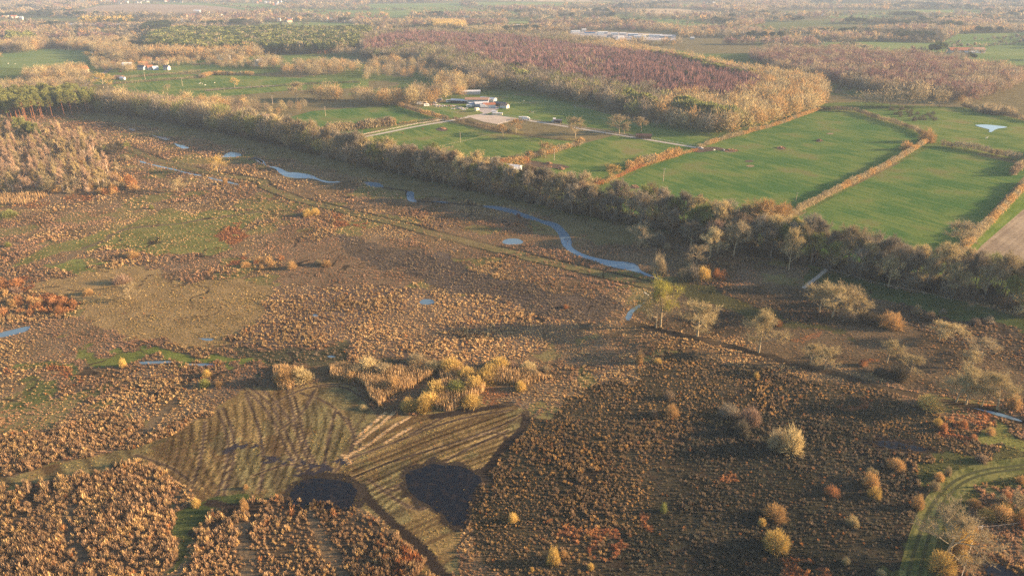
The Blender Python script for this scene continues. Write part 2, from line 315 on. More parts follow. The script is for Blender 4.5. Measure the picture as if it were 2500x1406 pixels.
ROWS = [Gp(p) for p in ([(842, 1116), (900, 1085), (960, 1040), (1000, 1018)], [(868, 1082), (930, 1035), (960, 1008)], [(878, 1062), (940, 1008)], [(940, 1080), (1000, 1045)], [(836, 1112), (856, 1130)])]
WETS = [Gp(smooth(p)) for p in ([(640, 1115), (700, 1130), (760, 1140), (840, 1130)], [(560, 1105), (600, 1085), (630, 1080)], [(730, 1155), (790, 1160), (810, 1140)], [(780, 1150), (790, 1180)])]
PALS = {'straw': [(.42, .29, .15), (.37, .24, .13), (.46, .33, .18), (.30, .19, .11)], 'pink': [(.36, .22, .14), (.32, .19, .12), (.27, .17, .12)],
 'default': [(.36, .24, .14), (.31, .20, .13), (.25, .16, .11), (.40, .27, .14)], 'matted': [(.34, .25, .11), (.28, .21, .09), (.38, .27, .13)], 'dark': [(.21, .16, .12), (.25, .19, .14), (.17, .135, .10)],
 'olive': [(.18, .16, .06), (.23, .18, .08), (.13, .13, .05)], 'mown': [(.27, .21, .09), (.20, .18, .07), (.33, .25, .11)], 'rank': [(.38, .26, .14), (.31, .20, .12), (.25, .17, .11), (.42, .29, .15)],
 'deep': [(.30, .20, .10), (.22, .15, .10), (.17, .125, .085), (.38, .24, .11), (.13, .105, .08)], 'painted_shade': [(.12, .10, .08), (.09, .085, .07), (.16, .12, .09), (.07, .07, .06)], 'heath': [(.20, .14, .11), (.15, .11, .09), (.26, .17, .10)],  # the darkest set carries painted shade in its clump colours
 'rust': [(.30, .135, .065), (.26, .11, .06), (.34, .18, .09)], 'reed': [(.38, .26, .15), (.32, .22, .13), (.44, .31, .18)]}
PK = list(PALS)
def soften(c, k=.22):
    m = (c[0] * .35 + c[1] * .45 + c[2] * .2); return tuple(v + (m - v) * k for v in c)
PALS = {k: [(c[0] * 1.22, c[1] * 1.24, c[2] * 1.12) for c in v] for k, v in PALS.items()}
REED = [Gp(cp(620, 680, p)) for p in ([(730, 850), (860, 830), (1000, 840), (1060, 870), (1480, 870), (1520, 850), (1640, 860), (1740, 900), (1650, 970), (1500, 1040), (1300, 1140), (1190, 1240), (1130, 1160), (1060, 1020), (980, 970), (900, 980), (740, 945)],
 [(1740, 900), (1900, 890), (2100, 880), (2300, 880), (2650, 900), (2800, 960), (2600, 1010), (2220, 1010), (2190, 1090), (2010, 1190), (1850, 1270), (1740, 1240), (1690, 1150), (1740, 1060), (1790, 990)], [(190, 870), (300, 850), (400, 870), (460, 920), (380, 1000), (340, 1050), (240, 1045), (200, 950)])]
REED.append(Z((0, 478), (80, 465), (120, 480), (60, 500), (0, 500)))
SWATH = [Gp(smooth([(x0 + 34, 950 + abs(x0 - 640) * .38), (x0 + 44 + .04 * (x0 - 600), 1030), (x0 + 26, 1110), (x0 - 6, 1190)])) for x0 in range(392, 800, 21)]
SWATH += [Gp([(1262 - k * 3, 1000 + k * 13), (1060 - k * 4, 1070 + k * 14), (860 + k * 10, 1150 + k * 12)]) for k in range(9)]
PATHT = Gp([(2216, 1460), (2243, 1340), (2284, 1230), (2350, 1168), (2420, 1146), (2530, 1134)])
def zones(x, y):
    n = x.shape[0]
    wx = x + (fbm(x, y, 18, 20) - .5) * 26 + (fbm(x, y, 4, 30, 2) - .5) * 6; wy = y + (fbm(x, y, 18, 40) - .5) * 26 + (fbm(x, y, 4, 50, 2) - .5) * 6
    g = np.empty((n, 3)); a = fbm(x, y, 30, 60); b = fbm(x, y, 9, 70)
    g[:] = (.115, .085, .052); g += ((b - .5) * .06)[:, None]
    den = np.clip(.95 - (b < .40) * .45, 0, 1); h = np.full(n, .8); r = np.full(n, .58); pal = np.full(n, PK.index('default'))
    pal[a > .56] = PK.index('straw'); pal[a < .40] = PK.index('pink')
    gp = (fbm(x, y, 22, 75) > .60); g[gp] = (.13, .12, .045); den[gp] *= .55
    cls = np.zeros(n, int); tint = np.ones(n)
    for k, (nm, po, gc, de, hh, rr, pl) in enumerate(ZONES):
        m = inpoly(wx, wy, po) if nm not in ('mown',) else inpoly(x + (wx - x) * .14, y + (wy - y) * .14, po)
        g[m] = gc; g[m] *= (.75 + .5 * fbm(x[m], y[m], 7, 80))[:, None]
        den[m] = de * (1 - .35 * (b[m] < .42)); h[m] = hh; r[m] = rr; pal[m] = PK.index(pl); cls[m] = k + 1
    for (px, py, rx, ry) in RUST:
        if rx < 2: continue
        q = np.array(Gp([(px + rx * math.cos(t) , py + ry * math.sin(t)) for t in np.linspace(0, 6.28, 14)[:-1]]))
        m = inpoly(wx, wy, q) & (fbm(x, y, 4, 90) > .42)
        pal[m] = PK.index('rust'); g[m] = (.13, .06, .03); h[m] = np.maximum(h[m], .8); den[m] = .9
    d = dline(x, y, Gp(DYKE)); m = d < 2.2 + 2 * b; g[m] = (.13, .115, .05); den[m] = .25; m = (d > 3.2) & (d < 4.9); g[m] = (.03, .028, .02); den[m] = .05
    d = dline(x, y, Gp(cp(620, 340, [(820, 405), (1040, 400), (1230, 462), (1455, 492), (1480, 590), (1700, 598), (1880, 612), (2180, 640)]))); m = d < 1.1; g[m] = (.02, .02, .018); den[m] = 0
    d = dline(x, y, Gp(DITCH)); m = d < 1.5 + .6 * b; g[m] = (.02, .018, .015); den[m] = 0
    k = dline(x, y, PATHT) < 3.2; den[k] = .06; h[k] = .2
    for p in PATHD:
        m = dline(x + (wx - x) * .3, y + (wy - y) * .3, p) < 1.2; g[m] = (.115, .088, .055); den[m] *= .12
    mi = [i for i, z_ in enumerate(ZONES) if z_[0] == 'mown'][0] + 1
    m = np.where(cls == mi)[0]
    if len(m):
        xm, ym = x[m], y[m]; cx, cy = G(800, 1250); ang = np.arctan2(xm - cx, ym - cy); rad = np.hypot(xm - cx, ym - cy)
        c2, c3 = G(790, 1420); bend = np.arctan2(xm - c2, ym - c3) - .0035 * np.hypot(xm - c2, ym - c3); s1 = vn(bend * 50, rad * .02, 1, 101) * .75 + vn(bend * 17, rad * .02, 1, 106) * .25
        ux, uy = np.array(G(1260, 1010)) - np.array(G(850, 1175)); L = math.hypot(ux, uy); tt = ((xm - cx) * -uy + (ym - cy) * ux) / L
        s2 = vn(tt * 1.1, 0 * tt, 1, 102); right = 1 / (1 + np.exp(-(xm - G(860, 1100)[0]) / 2.5)); s = s1 * (1 - right) + s2 * right; s = s * .75 + .25 * vn(xm * .4 + ym, ym * .4 - xm, .9, 104)
        s = np.clip((s - .5) * 2.9 + .5, 0, 1); f = .5 + .8 * s; gg = np.array((.075, .058, .03)) * (1 - s[:, None]) + np.array((.165, .14, .062)) * s[:, None] * (.8 + .4 * fbm(xm, ym, 9, 107))[:, None]; tint[m] = f; br = fbm(xm, ym, 12, 103) > .52
        gg[br] = gg[br] * np.array((1.1, .93, .88)); g[m] = gg; h[m] = .1 + .12 * s
        for ln in TRK:
            dd = dline(xm, ym, ln, 3); k = dd < .5; g[m[k]] = np.array((.045, .032, .022)) * (1 + vn(xm[k], ym[k], 3, 7))[:, None] ; den[m[k]] = 0
            k = (dd > .5) & (dd < .85); g[m[k]] = g[m[k]] * .5 + np.array((.26, .19, .09)) * .5
        for ln in SWATH:
            dd = dline(xm, ym, ln, 3); k = dd < .34 + .2 * vn(xm, ym, 6, 108); g[m[k]] *= .55; tint[m[k]] *= .6; k = (dd > .45) & (dd < 1.0); g[m[k]] *= 1.3
        for ln in WETS:
            k = (dline(xm, ym, ln, 6) < 3.2 * vn(xm, ym, 2.5, 8)) & (fbm(xm, ym, 1.5, 9, 2) > .42); g[m[k]] = (.03, .028, .035); den[m[k]] *= .3
    for ln in MUD:
        d = dline(x + (wx - x) * .15, y + (wy - y) * .15, ln, 5); k = d < 1.4; g[k] = (.028, .022, .018); den[k] = 0
    for ln in ROWS:
        k = dline(x, y, ln, 3) < .55; g[k] = (.42, .29, .15); den[k] = .95; pal[k] = PK.index('straw'); h[k] = .35; r[k] = .4
    rd = np.zeros(n, bool)
    for po in REED: rd |= inpoly(x + (wx - x) * .1, y + (wy - y) * .1, po)
    g[rd] = (.08, .055, .035); den[rd] = 0
    crk = (np.abs(fbm(x, y, 24, 110, 3) - .5) < .0035 + .004 * b) & (cls != mi) & (x > -200); g[crk] = (.03, .024, .018); den[crk] = 0
    p_ = fbm(x, y, 26, 130, 4); wgt = np.where(np.isin(cls, [0] + [i + 1 for i, z_ in enumerate(ZONES) if z_[0] in ('pale', 'scrubby')]), 1.0, .35); wgt[cls == mi] = 0
    fa = np.clip((p_ - .5) * 7, 0, 1) * wgt; fb = np.clip((.48 - p_) * 7, 0, 1) * wgt
    h *= (1 - .45 * fa) * (1 + .25 * fb); r *= (1 - .15 * fa) * (1 + .15 * fb); tint *= (1 + .2 * fa) * (1 - .15 * fb); g = g * (1 - .35 * fa[:, None]) + np.array((.18, .13, .07)) * .35 * fa[:, None]
    tint *= .72 + .56 * fbm(x, y, 48, 140, 3)
    for po in HOLLOW:
        dd = dline(x, y, list(po) + [po[0]], 4); k = (dd < .6 + 2.6 * vn(x, y, 2.2, 112)); g[k] = (.035, .028, .022); den[k] *= .6; tint[k] *= .6
    return g, den, h, r, pal, rd, tint

# ------------------------------------------------------------------ water outlines
WATER = {
 'river': [cp(620, 340, [(0, 170), (50, 185), (100, 210), (105, 240), (150, 260), (210, 262), (270, 285), (320, 315), (400, 318), (500, 330), (570, 350), (600, 372), (650, 392), (720, 405), (825, 402), (825, 412), (720, 418), (640, 405), (580, 378), (500, 375), (380, 372), (280, 350), (240, 320), (210, 285), (140, 262), (80, 240), (50, 205), (0, 190)]),
   cp(620, 340, [(1040, 407), (1180, 412), (1230, 442), (1240, 460), (1210, 458), (1100, 455)]), cp(620, 340, [(1460, 495), (1530, 500), (1525, 560), (1560, 590), (1560, 600), (1480, 598), (1455, 560)]), cp(620, 340, [(1700, 596), (1820, 592), (1870, 608), (1800, 606)]),
   cp(620, 340, [(2180, 632), (2350, 640), (2500, 680)]) + cp(1240, 340, [(60, 668), (130, 700), (230, 735), (340, 775), (400, 785), (480, 805), (540, 860), (590, 920), (610, 970), (605, 1020), (650, 1060), (750, 1105), (870, 1140), (1000, 1160), (1130, 1170), (1230, 1190), (1250, 1230), (1270, 1258), (1400, 1306), (1480, 1340), (1480, 1350), (1380, 1320), (1250, 1272), (1180, 1258), (1050, 1230), (900, 1195), (850, 1168), (700, 1128), (600, 1078), (530, 1030), (508, 980), (480, 900), (430, 845), (350, 812), (280, 785), (190, 762), (100, 735), (0, 700)]) + cp(620, 340, [(2350, 680), (2200, 650)])],
 'pond': [cp(0, 340, [(2110, 170), (2190, 120), (2250, 130), (2305, 140), (2300, 165), (2200, 172)]), cp(0, 340, [(2405, 172), (2500, 200), (2510, 240), (2460, 215), (2420, 190)]),
   cp(0, 340, [(1655, 38), (1700, 50), (1800, 75), (1805, 90), (1740, 92), (1690, 68)]), cp(0, 0, [(1225, 1222), (1300, 1235), (1290, 1252), (1240, 1245)]), cp(0, 0, [(1450, 1290), (1620, 1322), (1615, 1340), (1540, 1330)]),
   cp(0, 340, [(1325, 203), (1400, 225), (1400, 234), (1350, 225)]), cp(0, 340, [(1400, 232), (1640, 278), (1780, 318), (1920, 345), (1920, 353), (1780, 330), (1640, 290), (1500, 262)]), cp(0, 340, [(1990, 362), (2280, 430), (2280, 440), (2000, 378)]),
   [(1252 + 26 * math.cos(t) * (1 + .06 * math.sin(3 * t)), 590 + 8 * math.sin(t)) for t in np.linspace(0, 6.1, 16)], [(1043 + 19 * math.cos(t) * (1 + .1 * math.sin(3 * t)), 737 + 7 * math.sin(t)) for t in np.linspace(0, 6.1, 14)],
   [(809 + 13 * math.cos(t), 870 + 3 * math.sin(t)) for t in np.linspace(0, 6.1, 12)], [(770 + 9 * math.cos(t), 770 + 5 * math.sin(t + .5)) for t in np.linspace(0, 6.1, 10)],
   cp(0, 680, [(1320, 795), (1400, 785), (1660, 785), (1665, 803), (1330, 815)]), cp(0, 680, [(1760, 815), (2050, 810), (2050, 832), (1790, 826)]), cp(0, 680, [(1880, 565), (2040, 572), (2040, 588), (1950, 592)]),
   cp(1860, 680, [(1950, 1215), (2200, 1260), (2500, 1350), (2500, 1375), (2200, 1290)]),
   cp(1860, 0, [(2030, 1195), (2100, 1190), (2200, 1196), (2345, 1213), (2330, 1222), (2230, 1232), (2190, 1265), (2160, 1262), (2175, 1240), (2120, 1225), (2060, 1210)])],
 'stream': [cp(0, 680, [(-60, 530), (0, 515), (130, 485), (270, 450), (290, 470), (230, 510), (140, 535), (0, 565), (-60, 575)]), cp(1240, 680, [(1300, 228), (1240, 255), (1180, 285), (1130, 335), (1122, 390), (1160, 408), (1178, 360), (1220, 300), (1310, 240)]), [(2462, 645), (2470, 643), (2474, 652), (2482, 662), (2472, 662), (2464, 654)]],
 'flooded_hollow': [cp(620, 1046, [(300, 720), (340, 640), (390, 560), (480, 500), (560, 470), (640, 460), (700, 465), (800, 480), (900, 520), (960, 570), (978, 640), (975, 740), (900, 780), (760, 760), (600, 760), (480, 740), (400, 730)]),
   cp(620, 1046, [(1465, 440), (1520, 395), (1620, 350), (1750, 325), (1850, 350), (1950, 350), (2050, 400), (2130, 440), (2150, 490), (2090, 570), (2080, 650), (2010, 760), (1990, 900), (1930, 915), (1850, 850), (1700, 730), (1600, 670), (1500, 600), (1465, 520)]),
   cp(1860, 1046, [(2140, 1300), (2250, 1285), (2400, 1340), (2480, 1420), (2480, 1500), (2150, 1500), (2120, 1400)]), cp(1860, 1046, [(1050, 120), (1200, 115), (1500, 160), (1700, 200), (1500, 220), (1150, 180)])],
}
def organic(poly, amp, step=1.6, seed=600):
    L = resample(list(poly) + [poly[0]], step)[:-1]; out = []
    for i, p in enumerate(L):
        d = (L[(i + 1) % len(L)] - L[i - 1]).normalized(); k = (float(fbm(np.array([p.x]), np.array([p.y]), 5, seed, 3)[0]) - .5) * 2 * amp; out.append((p.x - d.y * k, p.y + d.x * k))
    return out
WPOLY = {k: [organic(Gp(smooth(p + [p[0]], 1)[:-1]), {'river': .4, 'pond': .6, 'stream': .6, 'flooded_hollow': 1.9}[k]) for p in WATER[k]] for k in WATER}
WALL = [p for k in WPOLY for p in WPOLY[k]]; HOLLOW = WPOLY['flooded_hollow']
def inwater(x, y, grow=0):
    r = np.zeros(x.shape, bool)
    for p in WALL: r |= inpoly(x, y, p)
    return r

# ------------------------------------------------------------------ the ground sheet
def axis(a, b, fine, lo, hi, g):
    c = list(np.arange(a, b, fine)); s = fine; q = b; 
    while q < hi: c.append(q); s *= g; q += s
    c.append(hi); s = fine; q = a; pre = []
    while q > lo: s *= g; q -= s; pre.append(max(q, lo))
    return np.array(sorted(set(pre + c)))
gx = axis(-130, 175, .6, -9300, 9300, 1.014)
gy = np.concatenate([axis(95, 232, .45, -450, 232, 1.3)[:-1], np.arange(232, 430, .9), np.arange(430, 720, 1.8), axis(720, 720.1, 2.2, 720, 9300, 1.05)])
gy = np.array(sorted(set(np.round(gy, 3))))
XX, YY = np.meshgrid(gx, gy); xs = XX.ravel(); ys = YY.ravel()
gcol = np.empty((xs.size, 3)); f = fbm(xs, ys, 240, 5); f2 = fbm(xs, ys, 60, 15)
gcol[:] = (.085, .12, .035); gcol += (f2 - .5)[:, None] * np.array((.05, .04, .01))
k = f > .55; gcol[k] = (.14, .12, .06); k = ys > 1300; gcol[k] = gcol[k] * .6 + .4 * np.array((.13, .115, .06))
mm = inpoly(xs, ys, M_POLY); q = np.where(mm)[0]
inview = q[(ys[q] < 900) & (ys[q] > 60)]
zz = zones(xs[inview], ys[inview]); gcol[inview] = zz[0]
nx = len(gx); ny = len(gy); ii = np.arange(nx * ny).reshape(ny, nx)
F = np.stack([ii[:-1, :-1], ii[:-1, 1:], ii[1:, 1:], ii[1:, :-1]], -1).reshape(-1, 4)
o = obj('ground', rawmesh('ground', np.stack([xs, ys, 0 * xs], 1), F, M_GROUND, gcol)); o['kind'] = 'structure'

MW = water_mat('river_water', (.10, .165, .22)); MWD = water_mat('dark_flood_water', (.005, .007, .012), .08, .6, .28)
for nm in WATER:
    for p in WPOLY[nm]:
        sheet(nm, p, .012 if p[0][1] < 560 or nm != 'pond' else (.16 if p[0][0] > 100 else .012), MWD if nm == 'flooded_hollow' else MW)

# ------------------------------------------------------------------ tussocks, reeds and stubble of the marsh
def clumps(P, h, r, col, K, tuft=.28, lean=1.0):
    """every clump: K arching blades; half of them narrow at the root and wide above"""
    n = len(P); a = RNG.random((n, K)) * 2 * math.pi; rr = np.sqrt(RNG.random((n, K))); hh = h[:, None] * (1 - .55 * rr ** 2) * (.7 + .5 * RNG.random((n, K)))
    tx = np.cos(a) * rr * r[:, None] * lean; ty = np.sin(a) * rr * r[:, None] * lean; bw = r[:, None] * (.16 + .2 * RNG.random((n, K))) * (11 / (K + 3)) ** .85
    b = a + math.pi / 2 + (RNG.random((n, K)) - .5) * 1.5; wxx = np.cos(b) * bw; wyy = np.sin(b) * bw
    up = (RNG.random((n, K)) < tuft); z0 = -.02 * np.ones((n, K)); s = .35
    x, y = P[:, 0][:, None], P[:, 1][:, None]
    A = np.stack([x + tx * s - np.where(up, 0, wxx), y + ty * s - np.where(up, 0, wyy), z0], -1)
    B = np.stack([x + tx * np.where(up, 1, s) + wxx, y + ty * np.where(up, 1, s) + wyy, np.where(up, hh * .92, z0)], -1)
    C = np.stack([x + tx - np.where(up, wxx, 0), y + ty - np.where(up, wyy, 0), hh], -1)
    V = np.stack([A, B, C], 2).reshape(-1, 3); F = np.arange(len(V)).reshape(-1, 3)
    cb = col[:, None, :] * (.72 + .56 * RNG.random((n, K, 1))); CC = np.repeat(cb.reshape(-1, 3), 3, 0)
    return V, F, CC
def jitter(x0, x1, y0, y1, s):
    X, Y = np.meshgrid(np.arange(x0, x1, s), np.arange(y0, y1, s)); X = X.ravel() + (RNG.random(X.size) - .5) * s * .95; Y = Y.ravel() + (RNG.random(Y.size) - .5) * s * .95
    px, py = proj(X, Y); m = (px > -70) & (px < 2570) & (py < 1475) & inpoly(X, Y, M_POLY); return X[m], Y[m]
palarr = [np.array(PALS[k]) for k in PK]
def merge(parts):
    V = []; F = []; C = []; n = 0
    for v, f, c in parts: V.append(v); F.append(f + n); C.append(c); n += len(v)
    return np.concatenate(V), np.concatenate(F), np.concatenate(C)
parts = []; reeds = []
for (y0, y1, s, K, sc) in ((95, 175, .72, 34, 1.0), (175, 260, .9, 18, 1.05), (260, 380, 1.15, 10, 1.2), (380, 800, 1.7, 6, 1.6)):
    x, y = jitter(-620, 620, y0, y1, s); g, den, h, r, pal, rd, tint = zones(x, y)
    wat = inwater(x, y); gap = vn(x, y, 2.3, 200) * .5 + vn(x, y, 6, 201) * .5
    rk = (pal == PK.index('rank')) | (pal == PK.index('deep')); ed = np.zeros(x.size, bool)
    for po in HOLLOW: ed |= dline(x, y, list(po) + [po[0]], 4) < 3.2 * fbm(x, y, 3, 241, 2)
    ed &= wat; tint[ed] *= .5; h[ed & ~rk] *= .7; wat &= ~(rk | (ed & (RNG.random(x.size) < .7))); keep = (RNG.random(x.size) < den) & ~wat & ~rd & (gap > .2)
    x, y, h, r, pal, gap, tint = x[keep], y[keep], h[keep], r[keep], pal[keep], gap[keep], tint[keep]
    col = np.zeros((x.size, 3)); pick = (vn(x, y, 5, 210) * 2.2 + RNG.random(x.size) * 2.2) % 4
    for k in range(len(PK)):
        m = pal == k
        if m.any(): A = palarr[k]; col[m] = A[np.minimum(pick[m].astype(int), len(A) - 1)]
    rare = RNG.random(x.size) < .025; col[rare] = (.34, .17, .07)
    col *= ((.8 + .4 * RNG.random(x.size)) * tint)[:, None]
    sz = (.5 + .8 * RNG.random(x.size)) * (.45 + .75 * fbm(x, y, 14, 220, 2) + .35 * (RNG.random(x.size) < .06))
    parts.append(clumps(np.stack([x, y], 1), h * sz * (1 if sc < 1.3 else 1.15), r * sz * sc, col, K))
V, F, C = merge(parts); o = obj('marsh_grass', rawmesh('marsh_grass', V, F, M_ATTR, C))
tag(o, 'straw coloured sedge tussocks and rank dry grass covering the marsh', 'grass', None, 'stuff'); print('clump tris', len(F))
# reed bed: thin upright stems
x, y = jitter(-120, 80, 150, 260, .42); x2, y2 = jitter(-330, -250, 300, 480, 1.2); x = np.concatenate([x, x2]); y = np.concatenate([y, y2])
rd = zones(x, y)[5]; x, y = x[rd], y[rd]
rp = palarr[PK.index('reed')]; col = rp[RNG.integers(0, 3, x.size)] * (.8 + .4 * RNG.random((x.size, 1)))
hh = 3.0 * (.45 + .85 * fbm(x, y, 7, 230, 3)); V, F, C = clumps(np.stack([x, y], 1), hh, np.full(x.size, .3), col, 7, .2, 1.1)
o = obj('reeds', rawmesh('reeds', V, F, M_ATTR, C)); tag(o, 'tall tan reed bed standing above the mown ground', 'reeds', None, 'stuff'); print('reed tris', len(F))

# ------------------------------------------------------------------ tree builders (meshes are shared between copies)
def rv(s=1.0): return Vector((random.gauss(0, s), random.gauss(0, s), random.gauss(0, s)))
class TB:
    """collects bark tubes and loose twigs"""
    def __init__(s): s.bark = MB(); s.tv = []
    def tube(s, pts, r0, r1, n=5):
        for i in range(len(pts) - 1):
            a = r0 + (r1 - r0) * i / (len(pts) - 1); b = r0 + (r1 - r0) * (i + 1) / (len(pts) - 1); s.bark.bar(pts[i], pts[i + 1], a, b, n)
    def twig(s, p, q, w):
        d = q - p; u = d.cross(rv()).normalized() * w * .5; s.tv += [tuple(p - u), tuple(p + u), tuple(q)]
    def meshes(s, name, bark, tw):
        b = s.bark.mesh(name + '_trunk', bark); V = np.array(s.tv); return b, rawmesh(name + '_crown', V, np.arange(len(V)).reshape(-1, 3), tw)
def grow(tb, p, d, L, r, lev, spec):
    """one limb: bends upward, then splits"""
    n = 3; pts = [p.copy()]; q = p.copy(); dd = d.normalized()
    for i in range(n):
        dd = (dd + Vector((0, 0, spec['up'])) + rv(spec['wob'])).normalized(); q = q + dd * L / n; pts.append(q.copy())
    if lev <= spec['barklev']: tb.tube(pts, r, r * .55, 5 if lev == 1 else 3)
    else:
        for a, b in zip(pts[:-1], pts[1:]): tb.twig(a, b + (b - a) * .15, max(r * 2, spec['tw']))
    if lev == spec['levels']:
        for k in range(spec['ntw']):
            t = random.random(); a = pts[min(int(t * n), n - 1)].lerp(pts[min(int(t * n) + 1, n)], t * n % 1)
            e = a + (dd * .7 + rv(.65) + Vector((0, 0, spec['tup']))).normalized() * spec['tl'] * (.6 + .8 * random.random()); tb.twig(a, e, spec['tw'] * (.7 + .6 * random.random()))
        return
    m = spec['split'][lev - 1]
    for k in range(m):
        t = .35 + .65 * (k + random.random() * .8) / m; t = min(t, .999); a = pts[int(t * n)].lerp(pts[int(t * n) + 1], t * n % 1)
        ax = dd.orthogonal().normalized(); ax2 = dd.cross(ax); th = k * 2.4 + random.random(); s = spec['spread'] * (.7 + .6 * random.random())
        nd = dd + (ax * math.cos(th) + ax2 * math.sin(th)) * s
        grow(tb, a, nd, L * spec['ratio'] * (.8 + .4 * random.random()), r * .5, lev + 1, spec)
OPEN = False
def bare_tree(name, Hh=16, cr=5.0, bole=.22, limbs=8, bark=None, kind='round'):
    tb = TB(); lean = rv(.5); lean.z = 0; top = Vector((lean.x, lean.y, Hh * (.8 if kind != 'round' else .62)))
    pts = [Vector((0, 0, -.2)), Vector((lean.x * .2, lean.y * .2, Hh * .25)), Vector((lean.x * .7, lean.y * .7, Hh * .48)), top]
    tb.tube(pts, Hh * .02, Hh * .006, 6)
    spec = dict(up=.14, wob=.13, barklev=2, levels=3, ntw=13, tup=.15, tl=1.25, tw=.08, split=[6, 6], ratio=.56, spread=.85)
    if kind == 'upright': spec.update(up=.3, spread=.5, tl=1.5)
    if kind == 'birch': spec.update(up=.22, spread=.45, tl=1.3, tw=.06, tup=-.05)
    if OPEN: spec.update(barklev=3, split=[6, 5], ntw=14, tw=.075, wob=.16, tl=1.4)
    for i in range(limbs):
        t = bole + (1 - bole) * (i + .5) / limbs; z = t * 3; k = min(int(z), 2); a = pts[k].lerp(pts[k + 1], z - k)
        th = i * 2.4 + random.random() * .6; out = {'round': 1.0, 'upright': .55, 'birch': .75}[kind]
        prof = math.sqrt(max(.08, 1 - ((t - .5) / .62) ** 2)); L = cr * prof * (.85 + .35 * random.random()) * (1.0 if kind == 'round' else .9)
        grow(tb, a, Vector((math.cos(th) * out, math.sin(th) * out, .25 + t * .9)), L, Hh * .009, 1, spec)
    grow(tb, top, Vector((0, 0, 1)), Hh * .2, Hh * .006, 1, spec)
    return tb.meshes(name, bark or M_BARK, M_TWIG)
def shrub(name, Hh=4, R=2.6, n=1500, kind='dome'):
    tb = TB()
    for i in range(9):
        th = i * 2.4; e = Vector((math.cos(th) * R * .5, math.sin(th) * R * .5, Hh * .6)); tb.tube([Vector((math.cos(th) * .2, math.sin(th) * .2, -.1)), e], .07, .03, 3)
    lobes = [(rv(.33) * R, .75 + .4 * random.random()) for _ in range(5)]
    for i in range(n):
        th = random.random() * 6.283; ph = math.acos(1 - random.random() * 1.02); s = (.55 + .45 * random.random() ** .5); lb = lobes[i % 5]
        bump = 1 + .13 * math.sin(th * 3 + R) * math.sin(ph * 4) + .1 * math.sin(th * 7 + ph * 5); sh = Vector((math.sin(ph) * math.cos(th) * R, math.sin(ph) * math.sin(th) * R, max(.02, math.cos(ph)) * Hh)) * s * bump
        if kind == 'loose': c = lb[0]; sh = Vector((c.x * .6 + sh.x * lb[1] * .75, c.y * .6 + sh.y * lb[1] * .75, sh.z * lb[1]))
        base = Vector((sh.x * .35, sh.y * .35, 0)); d = (sh - base).normalized() + rv(.22)
        tb.twig(sh - d * .75 * (.5 + random.random()), sh + d * .35 * random.random() , .09 * (.6 + .8 * random.random()))
    return tb.meshes(name, M_BARK, M_TWIG)
def pine(name, Hh=18, cr=3.2, bare=.5, ncl=24, per=80):
    tb = TB(); lean = rv(.5); pts = [Vector((0, 0, -.2)), Vector((lean.x * .4, lean.y * .4, Hh * .5)), Vector((lean.x, lean.y, Hh * .96))]; tb.tube(pts, Hh * .014, Hh * .004, 6)
    for i in range(ncl):
        t = bare + (1 - bare) * (i + .3) / ncl; th = i * 2.4; tt = (t - bare) / (1 - bare); out = cr * (.35 + .75 * math.sin(min(1, tt * 1.15 + .25) * math.pi) ** .7) * (.6 + .5 * random.random())
        a = Vector((lean.x * t, lean.y * t, Hh * t)); c = a + Vector((math.cos(th) * out, math.sin(th) * out, .4 + out * .25)); tb.tube([a, c], .09, .03, 3); rad = .95 + .6 * random.random()
        for k in range(per):
            v = rv(1).normalized() * rad * random.random() ** .4; v.z *= .6; p = c + v; tb.twig(p, p + (v.normalized() + rv(.5) + Vector((0, 0, .4))).normalized() * .55, .3)
    return tb.meshes(name, M_BARKR, M_NEEDLE)
V_BARE = [bare_tree('bare%d' % i, 16 + i % 3, cr, b, l, None, k) for i, (cr, b, l, k) in enumerate([(5.2, .2, 9, 'round'), (4.6, .26, 9, 'round'), (5.6, .16, 10, 'round'), (4.2, .34, 9, 'round'), (4.6, .22, 10, 'round'), (4.8, .3, 9, 'round')])]
M_BARKO = solid_mat('pale_bark', (.33, .27, .17), .9, .3, 2)  # paler bark colour for the open-crowned trees
def open_tree(name, Hh, cr, bole, limbs, kind):
    global OPEN; OPEN = True; r = bare_tree(name, Hh, cr, bole, limbs, M_BARKO, kind); OPEN = False; return r
OPEN = False
V_OPEN = [open_tree('open%d' % i, *a) for i, a in enumerate([(16, 5.4, .22, 8, 'round'), (16, 4.8, .26, 8, 'round'), (17, 5.0, .2, 9, 'round'), (16, 4.4, .18, 8, 'upright')])]
V_BIRCH = [bare_tree('birch%d' % i, 14, 3.0, .3, 9, M_BARKP, 'birch') for i in range(4)]
V_SHRUB = [shrub('dome0'), shrub('dome1', 4, 2.4), shrub('loose0', 4, 2.8, 1500, 'loose'), shrub('loose1', 4.2, 2.6, 1400, 'loose')]
V_PINE = [pine('pine%d' % i, 18, c, b) for i, (c, b) in enumerate([(3.2, .5), (2.8, .45), (3.6, .55)])]
KIND = {'bare': (V_BARE, 'bare_tree', 17.0, 'tree'), 'birch': (V_BIRCH, 'birch_tree', 14.0, 'birch'), 'shrub': (V_SHRUB, 'shrub', 4.0, 'shrub'), 'pine': (V_PINE, 'pine_tree', 18.0, 'pine')}
TONES = {'tan': (.33, .27, .16), 'grey': (.24, .21, .155), 'brown': (.22, .17, .115), 'orange': (.42, .275, .12), 'gold': (.50, .36, .12), 'pink': (.30, .21, .15), 'rust': (.36, .18, .08), 'purple': (.19, .11, .105), 'pale': (.43, .35, .18), 'olive': (.30, .27, .10), 'dark': (.10, .09, .065), 'mauve': (.25, .145, .135), 'lime': (.36, .34, .08), 'blush': (.40, .29, .20)}
PLACE = []      # every single tree or shrub: (distance, kind, x, y, height, tone, group, label, squash)
